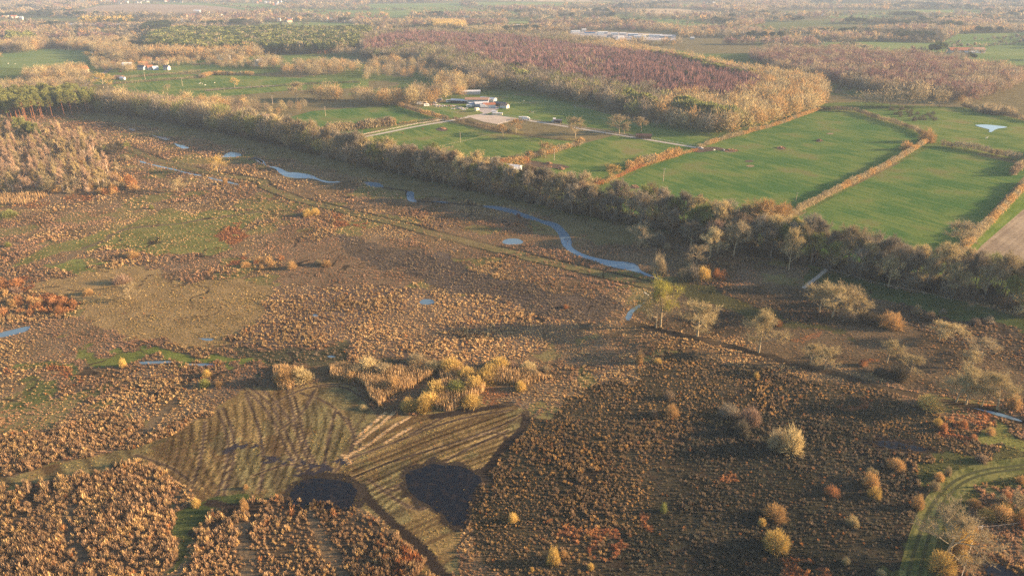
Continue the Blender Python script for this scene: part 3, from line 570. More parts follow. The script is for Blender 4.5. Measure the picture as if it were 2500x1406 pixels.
def put(kind, px, py, h, tone='tan', group=None, label=None, wide=1.0, xy=None):
    x, y = xy if xy else G(px, py)
    PLACE.append((math.hypot(x, y) / (h + 1), kind, x, y, h, tone, group, label, wide))
def putpx(kind, px, base, top, width, tone, label, group=None):
    """from the photo: foot, top and crown width in photo pixels"""
    X_, Y_ = (px - 1250) / FPX, (base - 703) / FPX; sl_ = H / (SP + Y_ * CP); E = (base - top) * sl_ / FPX; W_ = width * sl_ / FPX; sn = H / math.hypot(sl_, sl_ * Y_); cs = math.sqrt(1 - sn * sn)
    if kind == 'shrub':
        hh = max((E - .55 * W_ * sn) / cs, .42 * W_); x, y = G(px, base); u = math.hypot(x, y); x += x / u * W_ * .42; y += y / u * W_ * .42
        put(kind, 0, 0, hh * 1.02, tone, group, label, max(.5, min(2.2, W_ / (hh * 1.2))), (x, y)); return
    m = mpp(base); h = (base - top) / m * 1.04; nat = {'bare': .60, 'birch': .45, 'shrub': 1.25, 'pine': .4}[kind]
    wd = max(.55, min(1.7, width / m * 1.0 / (h * nat))); put(kind, px, base, h, tone, group, label, wd)
def poisson(poly, s, jit=.9):
    poly = np.array(poly); x0, y0 = poly.min(0); x1, y1 = poly.max(0); X, Y = np.meshgrid(np.arange(x0, x1, s), np.arange(y0, y1, s)); X[1::2] += s / 2
    X = X.ravel() + (RNG.random(X.size) - .5) * s * jit; Y = Y.ravel() + (RNG.random(Y.size) - .5) * s * jit; m = inpoly(X, Y, poly); return X[m], Y[m]
def cluster(kind, pts, s, h, tones, group, var=.2, wide=1.0):
    for x, y in zip(*poisson(Gp(pts), s)): put(kind, 0, 0, h * (1 + random.uniform(-var, var)), random.choice(tones), group, None, wide * random.uniform(.85, 1.15), (x, y))
def rowof(kind, pts, s, h, tones, group, off=0.0, var=.2, wide=1.0, jit=1.0):
    L = resample(Gp(pts), s)
    for i, p in enumerate(L[:-1]):
        d = (L[i + 1] - p).normalized(); n = Vector((-d.y, d.x)); p = p + n * (off + random.uniform(-jit, jit)) + d * random.uniform(-1, 1) * s * .35
        put(kind, 0, 0, h * (1 + random.uniform(-var, var)), random.choice(tones), group, None, wide * random.uniform(.85, 1.2), (p.x, p.y))
# --- the long belt
GB = 'bare trees of the long belt beside the marsh'
for off, h, s in ((2, 15, 6.5), (7, 17, 6), (12, 17.5, 6.5), (18, 16, 7)): rowof('bare', BELT, s, h, ['grey', 'grey', 'tan', 'grey', 'olive', 'brown', 'pale'], GB, off, .27, .9, 2)
for off in (3, 10): rowof('shrub', BELT, 4.5, 5.5, ['grey', 'dark', 'dark', 'brown'], 'low bushes under the long belt', off, .35, 1.2)
GL = 'bare trees thickening the far left end of the belt'
cluster('bare', [(250, 262), (300, 250), (420, 268), (560, 292), (640, 315), (600, 332), (440, 300), (330, 282)], 8, 14, ['tan', 'tan', 'brown', 'pink'], GL)
# --- scrub and trees on the near right, read off one by one
NR = [
 ('bare', 1612, 798, 684, 80, 'lime', 'tall tree with a yellow-green top beside the curved ditch'), ('bare', 1602, 800, 705, 60, 'pale', 'pale bare tree under the yellow-green treetop'),
 ('bare', 1702, 821, 738, 92, 'pale', 'broad pale bare tree just right of the yellow-green tree'), ('bare', 1852, 860, 757, 80, 'pale', 'tall pale bare tree standing alone on the dark ditch bank'),
 ('bare', 2013, 902, 842, 48, 'pale', 'pale bare tree leaning over the ditch bank beside a smaller one'), ('bare', 1979, 887, 838, 38, 'pale', 'small faint tree left of the leaning ditch tree'),
 ('bare', 2165, 885, 821, 52, 'pale', 'bright spiky bare tree in the middle of the right heath'), ('bare', 2222, 910, 863, 56, 'pale', 'round bare tree below the bright spiky one'),
 ('bare', 2325, 835, 789, 52, 'pale', 'pale twin-topped tree on the green track'), ('bare', 2293, 832, 784, 50, 'pale', 'single pale tree left of the twin-topped tree'),
 ('bare', 2398, 874, 823, 66, 'tan', 'wide tan tree at the right end of the green track'), ('bare', 2374, 898, 856, 52, 'pale', 'low pale tree in front of the wide tan tree'),
 ('bare', 2334, 981, 905, 80, 'pale', 'left one of three big bare trees along the lower ditch'), ('bare', 2358, 986, 892, 78, 'pale', 'tallest bare tree along the lower ditch'), ('bare', 2434, 999, 905, 84, 'pale', 'right big spreading bare tree above the lower ditch'),
 ('bare', 2397, 992, 940, 40, 'grey', 'thin low tree between the big ditch trees'), ('shrub', 2470, 1004, 955, 36, 'orange', 'leaning orange willow bush at the right end of the lower ditch'), ('bare', 2492, 766, 718, 55, 'pale', 'pale tree cut by the right edge of the view'),
 ('bare', 2000, 762, 690, 60, 'pale', 'left tree of the big pale willow clump'), ('bare', 2032, 775, 695, 70, 'pale', 'front tree of the big pale willow clump'), ('bare', 2062, 765, 692, 55, 'tan', 'tallest upright tree of the big willow clump'), ('bare', 2090, 768, 718, 48, 'pale', 'right low tree of the big pale willow clump'),
 ('shrub', 2115, 797, 762, 60, 'dark', 'dark rounded bush beside the orange willow dome'), ('shrub', 2075, 790, 755, 60, 'grey', 'shaded grey bush below the pale willow clump'), ('shrub', 2172, 806, 757, 62, 'orange', 'smooth orange willow dome beside the boundary track'),
 ('shrub', 2255, 1002, 966, 66, 'gold', 'spreading yellow bush beside the lower ditch'), ('shrub', 2288, 1042, 1018, 24, 'gold', 'small yellow bush below the spreading yellow one'), ('shrub', 2190, 935, 880, 62, 'dark', 'dark shaded thicket on the ditch bank'), ('shrub', 2145, 925, 895, 50, 'dark', 'dark low thicket left of the shaded one'),
 ('bare', 1560, 600, 549, 54, 'tan', 'first tan tree right of the river bend'), ('shrub', 1608, 606, 560, 44, 'grey', 'grey bush behind the river bend'), ('shrub', 1627, 612, 591, 22, 'tan', 'little tan bush between river and belt'),
 ('bare', 1687, 602, 540, 58, 'grey', 'dull grey-green tree at the foot of the belt'), ('bare', 1733, 632, 558, 54, 'pale', 'brightest pale-limbed tree before the belt'), ('bare', 1752, 618, 535, 48, 'pink', 'pinkish tree behind the pale-limbed one'), ('bare', 1790, 628, 538, 62, 'tan', 'high twiggy tan tree right of the pale-limbed one'),
 ('bare', 1700, 648, 598, 44, 'tan', 'fan shaped tree below the pale-limbed one'), ('shrub', 1615, 676, 622, 46, 'tan', 'round bush with a thin stem by the river end'), ('shrub', 1660, 688, 655, 40, 'tan', 'tan bush in the row below the belt'), ('shrub', 1690, 690, 640, 46, 'grey', 'grey bush in the row below the belt'), ('shrub', 1715, 688, 648, 44, 'gold', 'yellowish bush in the row below the belt'), ('shrub', 1744, 680, 655, 24, 'rust', 'reddish bush at the end of the row below the belt'),
 ('shrub', 2185, 1152, 1116, 48, 'orange', 'smooth orange dome above the pale spiky shrub'), ('shrub', 2122, 1196, 1150, 44, 'orange', 'upper lobe of the two-part orange bush'), ('shrub', 2133, 1220, 1186, 34, 'gold', 'lower lobe of the two-part orange bush'), ('bare', 2128, 1165, 1138, 26, 'pale', 'tiny pale sapling on top of the two-part bush'),
 ('shrub', 2027, 1218, 1188, 40, 'rust', 'red-orange little dome alone in dark sedge'), ('shrub', 1889, 1276, 1229, 58, 'orange', 'wide orange dome with a yellow bush at its foot'), ('shrub', 1858, 1288, 1262, 26, 'gold', 'yellow bush at the foot of the wide orange dome'), ('shrub', 1890, 1354, 1291, 70, 'gold', 'largest round golden bush in the dark sedge'),
 ('shrub', 1638, 1022, 985, 38, 'orange', 'orange dome right of a darker twin'), ('shrub', 1596, 1024, 996, 28, 'brown', 'darker brown dome left of the orange one'), ('shrub', 1637, 980, 955, 32, 'brown', 'faint brown bush above the orange twin domes'), ('shrub', 1351, 1384, 1335, 34, 'gold', 'golden bush at the bottom middle of the marsh'),
 ('shrub', 1893, 1108, 1040, 60, 'tan', 'left half of the large tan willow thicket'), ('shrub', 1928, 1112, 1035, 60, 'pale', 'right half of the large tan willow thicket'), ('shrub', 1830, 1046, 985, 62, 'pink', 'pinkish bare bush above the willow thicket'), ('shrub', 1782, 1030, 990, 56, 'grey', 'grey bush beside a dark wet hollow'), ('shrub', 1810, 1070, 1020, 50, 'dark', 'dark bush in the middle of the thicket'),
 ('shrub', 2085, 1288, 1260, 36, 'pale', 'pale spiky shrub low in the dark sedge'), ('shrub', 2066, 1382, 1362, 22, 'pale', 'tiny pale bush near the bottom edge'), ('shrub', 2150, 1410, 1390, 30, 'pale', 'pale bush cut by the bottom edge'), ('shrub', 1255, 1280, 1255, 26, 'gold', 'yellow-tipped sapling right of the flooded hollow'), ('shrub', 1617, 1252, 1225, 20, 'olive', 'single olive sapling in the dark sedge'),
 ('shrub', 2237, 1245, 1205, 28, 'orange', 'pointed tan shrub left of the grass track'), ('shrub', 2278, 1198, 1170, 30, 'tan', 'tan shrub at the bend of the grass track'), ('shrub', 2290, 1176, 1150, 26, 'orange', 'orange shrub above the track bend'), ('shrub', 2312, 1162, 1136, 18, 'tan', 'small shrub on the bank of the grass track'), ('shrub', 2392, 1132, 1104, 34, 'brown', 'brown shrub beside the upper track'),
 ('bare', 2306, 1368, 1228, 120, 'tan', 'large bare tree leaning beside the bottom right track'), ('shrub', 2290, 1408, 1340, 70, 'gold', 'yellow shrub under the large leaning tree'), ('shrub', 2340, 1335, 1270, 60, 'gold', 'yellow shrub right of the leaning trunk'), ('shrub', 2375, 1242, 1212, 42, 'orange', 'orange bush above the leaning tree'), ('shrub', 2405, 1272, 1238, 40, 'gold', 'yellow bush left of the fence corner'),
 ('shrub', 2440, 1276, 1226, 52, 'orange', 'orange bush beyond the fence'), ('bare', 2478, 1245, 1200, 46, 'tan', 'small tan tree at the lower right corner'), ('shrub', 2490, 1182, 1158, 24, 'orange', 'small orange bush at the right edge'), ('shrub', 2495, 1280, 1240, 40, 'orange', 'orange bush cut by the right edge'),
 ('shrub', 1440, 520, 485, 45, 'grey', 'grey twiggy bush leaning out of the belt'), ('bare', 1870, 585, 482, 95, 'orange', 'left great orange crown at the field corner'), ('bare', 1895, 575, 500, 70, 'orange', 'right great orange crown at the field corner'), ('bare', 1835, 580, 500, 60, 'orange', 'smaller orange crown at the field corner'),
 ('shrub', 697, 945, 893, 48, 'orange', 'orange willow dome on the small reed island'), ('shrub', 727, 930, 895, 34, 'orange', 'second dome on the small reed island'), ('shrub', 970, 962, 919, 46, 'orange', 'round orange dome inside the wedge of reeds'), ('shrub', 858, 932, 903, 34, 'orange', 'orange bush at the left end of the reed wedge'), ('shrub', 870, 925, 890, 46, 'tan', 'tan bush behind the left reeds'),
 ('shrub', 997, 1010, 966, 52, 'gold', 'left yellow willow dome below the reeds'), ('shrub', 1034, 1010, 964, 48, 'gold', 'right yellow willow dome below the reeds'), ('shrub', 1086, 998, 972, 42, 'gold', 'low yellow bush right of the willow domes'), ('shrub', 1118, 975, 922, 66, 'olive', 'broad olive willow at the middle of the reeds'), ('shrub', 1160, 960, 915, 50, 'gold', 'golden willow at the right of the reeds'), ('shrub', 1010, 900, 890, 60, 'tan', 'tan bush rising behind the reed wedge'),
 ('shrub', 1270, 958, 925, 36, 'gold', 'yellow bush right of the red bracken'), ('shrub', 1300, 928, 895, 44, 'tan', 'tan bush above the yellow one'), ('shrub', 1250, 912, 890, 40, 'pink', 'pinkish bush at the end of the reeds'), ('shrub', 1330, 912, 893, 26, 'tan', 'small tan bush at the end of the reeds'),
 ('bare', 318, 730, 692, 36, 'tan', 'small bare tree among combed wet grass'), ('shrub', 300, 698, 680, 46, 'pink', 'pinkish bush above the combed grass'), ('shrub', 217, 722, 703, 28, 'orange', 'orange bush at the left of the combed grass'), ('bare', 434, 467, 438, 30, 'pale', 'little pale tree below the old channel'), ('bare', 531, 420, 383, 36, 'gold', 'round golden tree beside the upper pools'),
 ('shrub', 312, 394, 376, 20, 'tan', 'small tan bush beside the upper track'), ('shrub', 302, 898, 870, 22, 'gold', 'golden bush beside the narrow pools'), ('shrub', 503, 949, 920, 34, 'olive', 'faint olive bush at the head of the mown ground'), ('shrub', 503, 922, 900, 24, 'gold', 'golden bush above the faint olive one'), ('shrub', 535, 946, 928, 18, 'orange', 'tiny orange bush at the head of the mown ground'),
 ('shrub', 751, 531, 509, 26, 'gold', 'left of two yellow bushes beside the crossing'), ('shrub', 770, 527, 507, 28, 'gold', 'right of two yellow bushes beside the crossing'), ('shrub', 709, 661, 637, 28, 'orange', 'orange dome throwing a shadow left'), ('shrub', 776, 650, 630, 24, 'tan', 'left of two low domes by the brown patch'), ('shrub', 798, 653, 634, 26, 'orange', 'right of two low domes by the brown patch'), ('shrub', 550, 451, 434, 14, 'orange', 'small orange bush beside the old channel'),
 ('shrub', 25, 532, 512, 44, 'olive', 'olive gorse bush at the left edge'), ('shrub', 22, 604, 588, 20, 'olive', 'small olive bush below the gorse'), ('shrub', 600, 1195, 1180, 14, 'orange', 'tiny orange bush in green wet grass'), ('shrub', 370, 512, 498, 14, 'olive', 'olive bush at the edge of the green ground'), ('shrub', 598, 1250, 1215, 20, 'orange', 'orange sapling left of the flooded hollow'),
 ('shrub', 888, 1004, 992, 22, 'pale', 'pale brushwood heap on the mown ground'), ('shrub', 325, 632, 615, 40, 'orange', 'orange bush below the green ground'), ('shrub', 600, 655, 640, 30, 'orange', 'rusty bush at the edge of the brown patch'), ('shrub', 480, 1240, 1215, 26, 'gold', 'golden bush at the edge of the rank grass'), ('shrub', 1380, 755, 742, 20, 'rust', 'rusty bush in the middle sedge'),
 ('shrub', 1560, 890, 850, 20, 'orange', 'orange sapling by a dark crack in the sedge'), ('shrub', 1605, 890, 872, 22, 'gold', 'golden bush in the lit sedge'), ('shrub', 1845, 925, 905, 20, 'gold', 'small golden dome in lit sedge'), ('shrub', 1895, 800, 780, 26, 'rust', 'reddish bush beside the ditch tree'), ('shrub', 2238, 770, 742, 24, 'tan', 'tan tussock bush on the far heath'), ('shrub', 2270, 785, 755, 30, 'brown', 'brown bush on the far heath'), ('shrub', 2378, 795, 772, 30, 'brown', 'brown bush above the green track'),
 ('shrub', 1265, 533, 517, 14, 'purple', 'small purple bush on the river bank'), ('bare', 1497, 440, 403, 54, 'gold', 'golden round tree on the hedge by the power line'), ('shrub', 1458, 452, 430, 36, 'orange', 'orange bush below the golden hedge tree'), ('shrub', 1428, 465, 442, 40, 'orange', 'orange bush by the scrap heap'),
 ('bare', 1404, 337, 289, 42, 'tan', 'oak standing beside the farm drive left'), ('bare', 1511, 327, 283, 42, 'tan', 'oak beside the farm drive behind the stable'), ('bare', 1524, 328, 305, 30, 'tan', 'low tree under the oak behind the stable'), ('bare', 1566, 322, 287, 46, 'tan', 'spreading oak right of the drive'), ('bare', 1605, 312, 295, 22, 'grey', 'small grey tree at the paddock corner'),
 ('bare', 1259, 326, 292, 34, 'orange', 'orange tree at the corner of the sand arena'), ('bare', 1228, 332, 304, 26, 'orange', 'orange tree in the dark hedge'), ('bare', 1415, 358, 336, 26, 'orange', 'orange tree in the lower hedge'), ('bare', 1331, 385, 349, 30, 'orange', 'orange tree at the field gate'), ('bare', 1296, 390, 368, 22, 'orange', 'orange tree left of the field gate'),
 ('bare', 2340, 612, 543, 66, 'tan', 'big rounded tan tree at the plough corner'), ('bare', 2312, 640, 600, 46, 'tan', 'tan tree below the rounded one at the plough corner'), ('shrub', 2260, 350, 312, 40, 'orange', 'orange thorn at the junction of hedges'), ('shrub', 2215, 368, 344, 34, 'orange', 'orange thorn at the end of the long hedge'),
 ('bare', 252, 215, 182, 46, 'gold', 'glowing golden willow above the left pines'), ('bare', 212, 143, 127, 26, 'gold', 'bright yellow tree by the dark sheds'), ('bare', 725, 247, 205, 74, 'tan', 'broad brown oak behind the belt'), ('bare', 410, 222, 208, 16, 'pale', 'small pale tree in the left pasture'), ('bare', 573, 213, 192, 16, 'gold', 'golden sapling in the left pasture'),
 ('bare', 1925, 660, 560, 40, 'pale', 'pale birch rising out of the belt'), ('bare', 2168, 700, 625, 44, 'pale', 'bright starburst tree at the foot of the belt'), ('bare', 1965, 640, 550, 60, 'tan', 'round tan crown high in the belt'), ('bare', 1930, 628, 545, 40, 'grey', 'dull crown high in the belt'),
]
for k, px, b, t, wd, tone, lab in NR: putpx(k, px, b, t, wd, tone, lab)
# --- birch and alder scrub at the left
WL = [(-60, 330), (60, 318), (140, 330), (225, 345), (262, 366), (225, 386), (285, 425), (300, 448), (262, 466), (215, 472), (120, 474), (70, 470), (-60, 480)]
cluster('bare', WL, 11, 7.5, ['tan', 'pale', 'blush', 'blush'], 'low bare trees of the scrub at the left edge', .25, 1.0)
cluster('birch', WL, 9.5, 10.5, ['blush', 'blush', 'pale', 'tan'], 'birches of the scrub at the left edge', .25, 1.1)
cluster('shrub', WL, 9, 4, ['tan', 'blush', 'orange', 'pale'], 'bushes among the birches at the left edge', .35, 1.2)
cluster('shrub', [(225, 478), (250, 460), (310, 440), (340, 445), (350, 462), (300, 470), (250, 482)], 6, 4, ['orange', 'rust', 'tan'], 'low bushes fringing the birch scrub', .3)
cluster('shrub', [(235, 372), (290, 352), (320, 362), (300, 375), (250, 380)], 7, 5, ['dark', 'dark', 'olive'], 'dark bushes beside the old channel', .2)
cluster('shrub', [(0, 745), (60, 728), (190, 740), (195, 760), (100, 770), (0, 775)], 4.5, 2.8, ['rust', 'orange', 'rust'], 'rusty bushes above the left stream', .25)
cluster('shrub', [(0, 690), (40, 680), (60, 700), (40, 720), (0, 725)], 4.5, 3, ['rust', 'pink', 'orange'], 'rusty bushes at the left edge', .25)
cluster('shrub', [(620, 640), (690, 620), (700, 640), (640, 660)], 6, 2.4, ['rust', 'orange'], 'rusty bushes beside the brown patch', .25)
cluster('shrub', [(1650, 640), (1740, 640), (1800, 680), (1760, 700), (1690, 690)], 8, 3, ['rust', 'brown', 'tan'], 'low scrub below the belt by the river', .25)
cluster('shrub', [(2290, 1380), (2345, 1300), (2380, 1300), (2345, 1406), (2300, 1440)], 4, 3, ['gold', 'orange'], 'yellow scrub along the timber fence', .25)
cluster('shrub', [(2400, 1200), (2520, 1190), (2520, 1290), (2420, 1285)], 5, 2.6, ['orange', 'rust', 'gold'], 'orange scrub in the lower right corner', .3)
cluster('shrub', [(2270, 1030), (2420, 1030), (2440, 1060), (2330, 1080)], 6, 2.2, ['rust', 'orange'], 'rusty scrub above the grass bank', .3)
cluster('shrub', [(1280, 1370), (1480, 1310), (1520, 1406), (1300, 1440)], 7, 1.8, ['rust', 'orange', 'gold'], 'rusty scrub low in the sedge', .3)
cluster('shrub', [(2230, 730), (2420, 790), (2400, 840), (2260, 790)], 14, 2.5, ['brown', 'grey'], 'brown scrub on the far heath', .3)
cluster('shrub', [(1880, 850), (2140, 860), (2160, 920), (2080, 900), (1950, 875)], 10, 2.5, ['brown', 'dark', 'rust'], 'shaded scrub above the ditch', .3)
# --- pines at the left
cluster('pine', [(-60, 296), (60, 296), (130, 286), (232, 278), (240, 262), (190, 252), (90, 256), (-60, 262)], 6.8, 19, ['olive'], 'tall pines of the stand at the left edge', .12, 1.0)
cluster('pine', [(48, 338), (100, 340), (105, 352), (60, 350)], 6, 15, ['olive'], 'pines in front of the stand', .12)
SHR = [(745, 925, 40, 3), (905, 905, 50, 3), (940, 915, 40, 3.2), (1060, 905, 44, 3), (1100, 905, 40, 3.4), (1140, 925, 40, 3), (1195, 915, 44, 3), (1220, 900, 40, 3), (1290, 905, 36, 2.6), (1075, 960, 40, 3), (1050, 985, 34, 2.6), (1180, 935, 40, 3), (1145, 985, 30, 2.2)]
for px, py, wd, hh in SHR: put('shrub', px, py, hh + 1.3, random.choice(['gold', 'pale', 'gold', 'tan']), 'golden thicket among the reeds', None, 1.6)
for px, py, hh in ((20, 322, 13), (45, 330, 12), (75, 345, 14), (96, 352, 12)): put('pine', px, py, hh, 'olive', 'loose pines in front of the stand', None, 1.3)
put('pine', 132, 335, 9, 'olive', None, 'small green pine right of the pines in front of the stand')
# --- trees round the pastures
GP = 'bare trees dotted round the pastures'
T4 = ['tan', 'tan', 'orange', 'brown', 'pale']
for pts, s, h in (([(445, 250), (540, 258), (640, 268), (640, 285), (560, 280), (450, 265)], 9, 11), ([(640, 262), (760, 262), (760, 275), (660, 290)], 14, 8), ([(765, 240), (830, 238), (835, 250), (770, 252)], 8, 15), ([(850, 245), (960, 240), (1000, 255), (960, 262), (870, 258)], 9, 13),
                  ([(950, 252), (1130, 225), (1140, 238), (1010, 266)], 9, 15), ([(1060, 215), (1200, 205), (1210, 222), (1100, 232)], 9, 15), ([(690, 185), (720, 165), (860, 160), (880, 178), (760, 190)], 11, 13), ([(620, 160), (680, 150), (690, 165), (640, 172)], 10, 12),
                  ([(870, 205), (900, 150), (1000, 130), (1130, 160), (1180, 195), (1060, 210), (960, 190)], 17, 12), ([(520, 150), (600, 140), (610, 160), (560, 168)], 12, 11), ([(60, 190), (200, 175), (230, 200), (120, 210), (60, 205)], 9, 13), ([(215, 146), (330, 158), (330, 178), (236, 176)], 9, 9), ([(335, 148), (480, 150), (480, 160), (340, 170)], 11, 8), ([(480, 150), (640, 156), (700, 168), (600, 172), (500, 165)], 14, 9), ([(225, 125), (300, 120), (345, 140), (340, 160), (290, 158), (240, 145)], 10, 15),
                  ([(0, 215), (90, 205), (210, 205), (230, 215), (120, 228), (0, 240)], 8, 10), ([(0, 120), (40, 115), (120, 105), (110, 122), (60, 132), (0, 130)], 9, 16), ([(120, 110), (340, 100), (345, 118), (230, 128), (150, 120)], 11, 13)):
    cluster('bare', pts, s, h, T4, GP, .2, 1.1)
GO = 'oaks of the row beyond the green field'
for px, b, t, wd in ((2112, 262, 228, 34), (2152, 264, 226, 40), (2172, 263, 222, 40), (2213, 262, 220, 44), (2229, 261, 218, 36), (2256, 261, 208, 46), (2293, 262, 224, 36), (2195, 262, 240, 26)): putpx('bare', px, b, t, wd, 'tan', None, GO)
# --- hedges and hedgerow bushes
HG = []
rowof('bare', [(2338, 243), (2350, 255), (2370, 266)], 8, 8, ['orange', 'tan'], GP); cluster('shrub', [(2395, 268), (2470, 272), (2480, 284), (2400, 280)], 7, 7, ['tan'], 'bushes beyond the pond field')
cluster('shrub', [(2165, 268), (2200, 266), (2295, 282), (2305, 292), (2250, 300), (2200, 290)], 9, 3, ['dark'], 'dark gorse bushes in the far pasture', .3)
cluster('shrub', [(2020, 212), (2060, 208), (2110, 224), (2060, 226)], 11, 3, ['dark'], 'dark gorse bushes behind the great wood', .3)

# ------------------------------------------------------------------ light versions of the trees, merged into one mesh per wood
def lod(kind, n):
    """tree of unit height, footprint of unit height too; returns triangles (n,3,3) and a bark mask"""
    R = {'bare': .30, 'birch': .17, 'shrub': .62, 'pine': .17}[kind]; lo = {'bare': .22, 'birch': .25, 'shrub': .0, 'pine': .45}[kind]
    th = RNG.random(n) * 6.283; u = RNG.random(n); zc = (lo + 1) / 2; hz = (1 - lo) / 2; ph = np.arccos(1 - 2 * u if kind != 'shrub' else 1 - u); s = .45 + .6 * RNG.random(n) ** .6
    if kind == 'shrub': c = np.stack([np.sin(ph) * np.cos(th) * R, np.sin(ph) * np.sin(th) * R, np.cos(ph) * .95], 1) * s[:, None]
    else: c = np.stack([np.sin(ph) * np.cos(th) * R * s, np.sin(ph) * np.sin(th) * R * s, zc + np.cos(ph) * hz * s * .97], 1)
    nl = 6; lobe = RNG.normal(0, .35 * R, (nl, 3)); c += lobe[RNG.integers(0, nl, n)] * (.35 if kind in ('pine', 'shrub') else 1)
    d = c - np.array((0, 0, lo)); d /= np.linalg.norm(d, axis=1)[:, None] + 1e-6; d += RNG.normal(0, .45, (n, 3))
    if kind == 'birch': d += (0, 0, 1.6)
    if kind == 'pine': d += (0, 0, .3)
    d /= np.linalg.norm(d, axis=1)[:, None]
    k = (300 / n) ** .5; Lh = {'bare': .085, 'birch': .1, 'shrub': .16, 'pine': .05}[kind] * k; Wd = {'bare': .011, 'birch': .009, 'shrub': .03, 'pine': .03}[kind] * k
    if n < 90: Wd *= 1.5
    p = np.cross(d, RNG.normal(0, 1, (n, 3))); p /= np.linalg.norm(p, axis=1)[:, None] + 1e-6
    T = np.stack([c - d * Lh - p * Wd, c - d * Lh * .6 + p * Wd, c + d * Lh], 1)
    bark = np.zeros(n, bool)
    if kind != 'shrub':
        b = []
        for a in (0, 2.1, 4.2): b.append([(math.cos(a) * .011, math.sin(a) * .011, 0), (math.cos(a + 2.1) * .011, math.sin(a + 2.1) * .011, 0), (0, 0, .72)])
        T = np.concatenate([T, np.array(b)]); bark = np.concatenate([bark, np.ones(3, bool)])
    return T, bark
def wood(name, items, label, n, cat='trees'):
    """items: (kind, x, y, h, colour, wide)"""
    tpl = {}; VV = []; CC = []
    for kind in set(i[0] for i in items):
        for v in range(5):
            T, bk = lod(kind, n); sub = [i for q, i in enumerate(items) if i[0] == kind and q % 5 == v]
            if not sub: continue
            P = np.array([(i[1], i[2]) for i in sub]); h = np.array([i[3] for i in sub]); c = np.array([i[4] for i in sub]); wd = np.array([i[5] for i in sub]); a = RNG.random(len(sub)) * 6.283
            X = T.reshape(-1, 3); ca, sa = np.cos(a)[:, None], np.sin(a)[:, None]; hw = (h * wd)[:, None]
            W = np.stack([(X[None, :, 0] * ca - X[None, :, 1] * sa) * hw + P[:, :1], (X[None, :, 0] * sa + X[None, :, 1] * ca) * hw + P[:, 1:], X[None, :, 2] * h[:, None]], -1)
            cc = c[:, None, :] * (.75 + .5 * RNG.random((len(sub), len(T), 1))); bc = {'birch': (.38, .32, .27), 'pine': (.24, .12, .07)}.get(kind, (.17, .14, .11)); cc[:, bk] = bc
            VV.append(W.reshape(-1, 3)); CC.append(np.repeat(cc.reshape(-1, 3), 3, 0))
    V = np.concatenate(VV); o = obj(name, rawmesh(name, V, np.arange(len(V)).reshape(-1, 3), M_ATTR, np.concatenate(CC))); print(name, len(items), 'trees', len(V) // 3, 'tris')
    return tag(o, label, cat, None, 'stuff')
GREENS = {'olive': (.20, .215, .07), 'pinegreen': (.06, .085, .03), 'dkgreen': (.035, .05, .022)}
def tone(t, k=.18):
    c = GREENS.get(t) or TONES[t]; f = random.uniform(1 - k, 1 + k); return tuple(v * f for v in c)
random.shuffle(PLACE); PLACE.sort(key=lambda a: a[0]); cnt = {}; rest = {}
LIM = {'bare': 290, 'birch': 200, 'shrub': 290, 'pine': 120}
named = [p for p in PLACE if p[7]]; other = [p for p in PLACE if not p[7]]
for p in named + other:
    d, kind, x, y, h, tn, grp, lab, wide = p; px, py = proj(x, y)
    if not (-90 < px < 2590 and py < 1600): continue
    k = cnt.get(kind, 0)
    if k >= LIM[kind]: rest.setdefault(kind, []).append((kind, x, y, h, tone({'pine': 'pinegreen'}.get(kind, tn)), wide)); continue
    cnt[kind] = k + 1; vs, nm, nat, cat = KIND[kind]
    if kind == 'shrub': v = vs[random.choice((0, 1, 2, 3) if tn in ('orange', 'gold') else (2, 3))]
    elif kind == 'bare': v = random.choice(V_OPEN[:3]) if lab else vs[random.randrange(len(vs))]
    else: v = random.choice(vs)
    s = h / nat; e = thing(nm, lab or {'bare': 'bare winter tree standing in ', 'birch': 'thin pale-stemmed birch among ', 'shrub': 'leafless bush among ', 'pine': 'pine with a high crown among '}[kind] + 'the ' + grp, cat, (x, y, 0), random.random() * 6.28, grp if not lab else None, (s * wide, s * wide, s))
    a = obj('trunk', v[0], e); b = obj('crown', v[1], e, None, tone('pinegreen' if kind == 'pine' and tn == 'olive' and not lab else tn))
    if kind == 'pine': b.color = (*tone('olive'), 1)
print('individual', cnt)
for kind, items in rest.items():
    nm, lb = {'bare': ('tree_belt', 'further bare trees of the belt and pasture edges'), 'birch': ('birch_scrub', 'further birches deep in the left scrub'), 'shrub': ('undergrowth', 'further leafless bushes under the belt and scrub'), 'pine': ('pine_stand', 'further pines behind the left stand')}[kind]
    wood(nm, items, lb, 320 if kind == 'bare' else 160)

# ------------------------------------------------------------------ the woods
def fill(polypx, s, kinds, h, var=.2, wide=1.0, nse=None):
    out = []
    xs_, ys_ = poisson(Gp(polypx), s); nn = fbm(xs_, ys_, 60, 300, 3)
    for x, y, q in zip(xs_, ys_, nn):
        kd, tn = kinds(x, y, q) if callable(kinds) else random.choice(kinds)
        out.append((kd, x, y, h * (1 + random.uniform(-var, var)) * (.9 + .3 * q), tone(tn), wide * random.uniform(.85, 1.2)))
    return out
EDGE = [(1130, 232), (1240, 226), (1291, 229), (1368, 250), (1445, 263), (1522, 283), (1598, 306), (1675, 318), (1765, 338), (1803, 330), (1860, 319), (1898, 308), (1950, 290), (1998, 272), (2016, 252), (2005, 236), (1960, 220), (1900, 208), (1850, 200)]
BIR = [(890, 112), (1000, 92), (1240, 106), (1365, 122), (1500, 140), (1620, 155), (1730, 175), (1800, 195), (1850, 215), (1840, 240), (1800, 262), (1720, 262), (1600, 248), (1450, 218), (1330, 200), (1250, 190), (1180, 172), (1120, 150), (1080, 128), (1000, 125), (960, 140), (890, 140)]
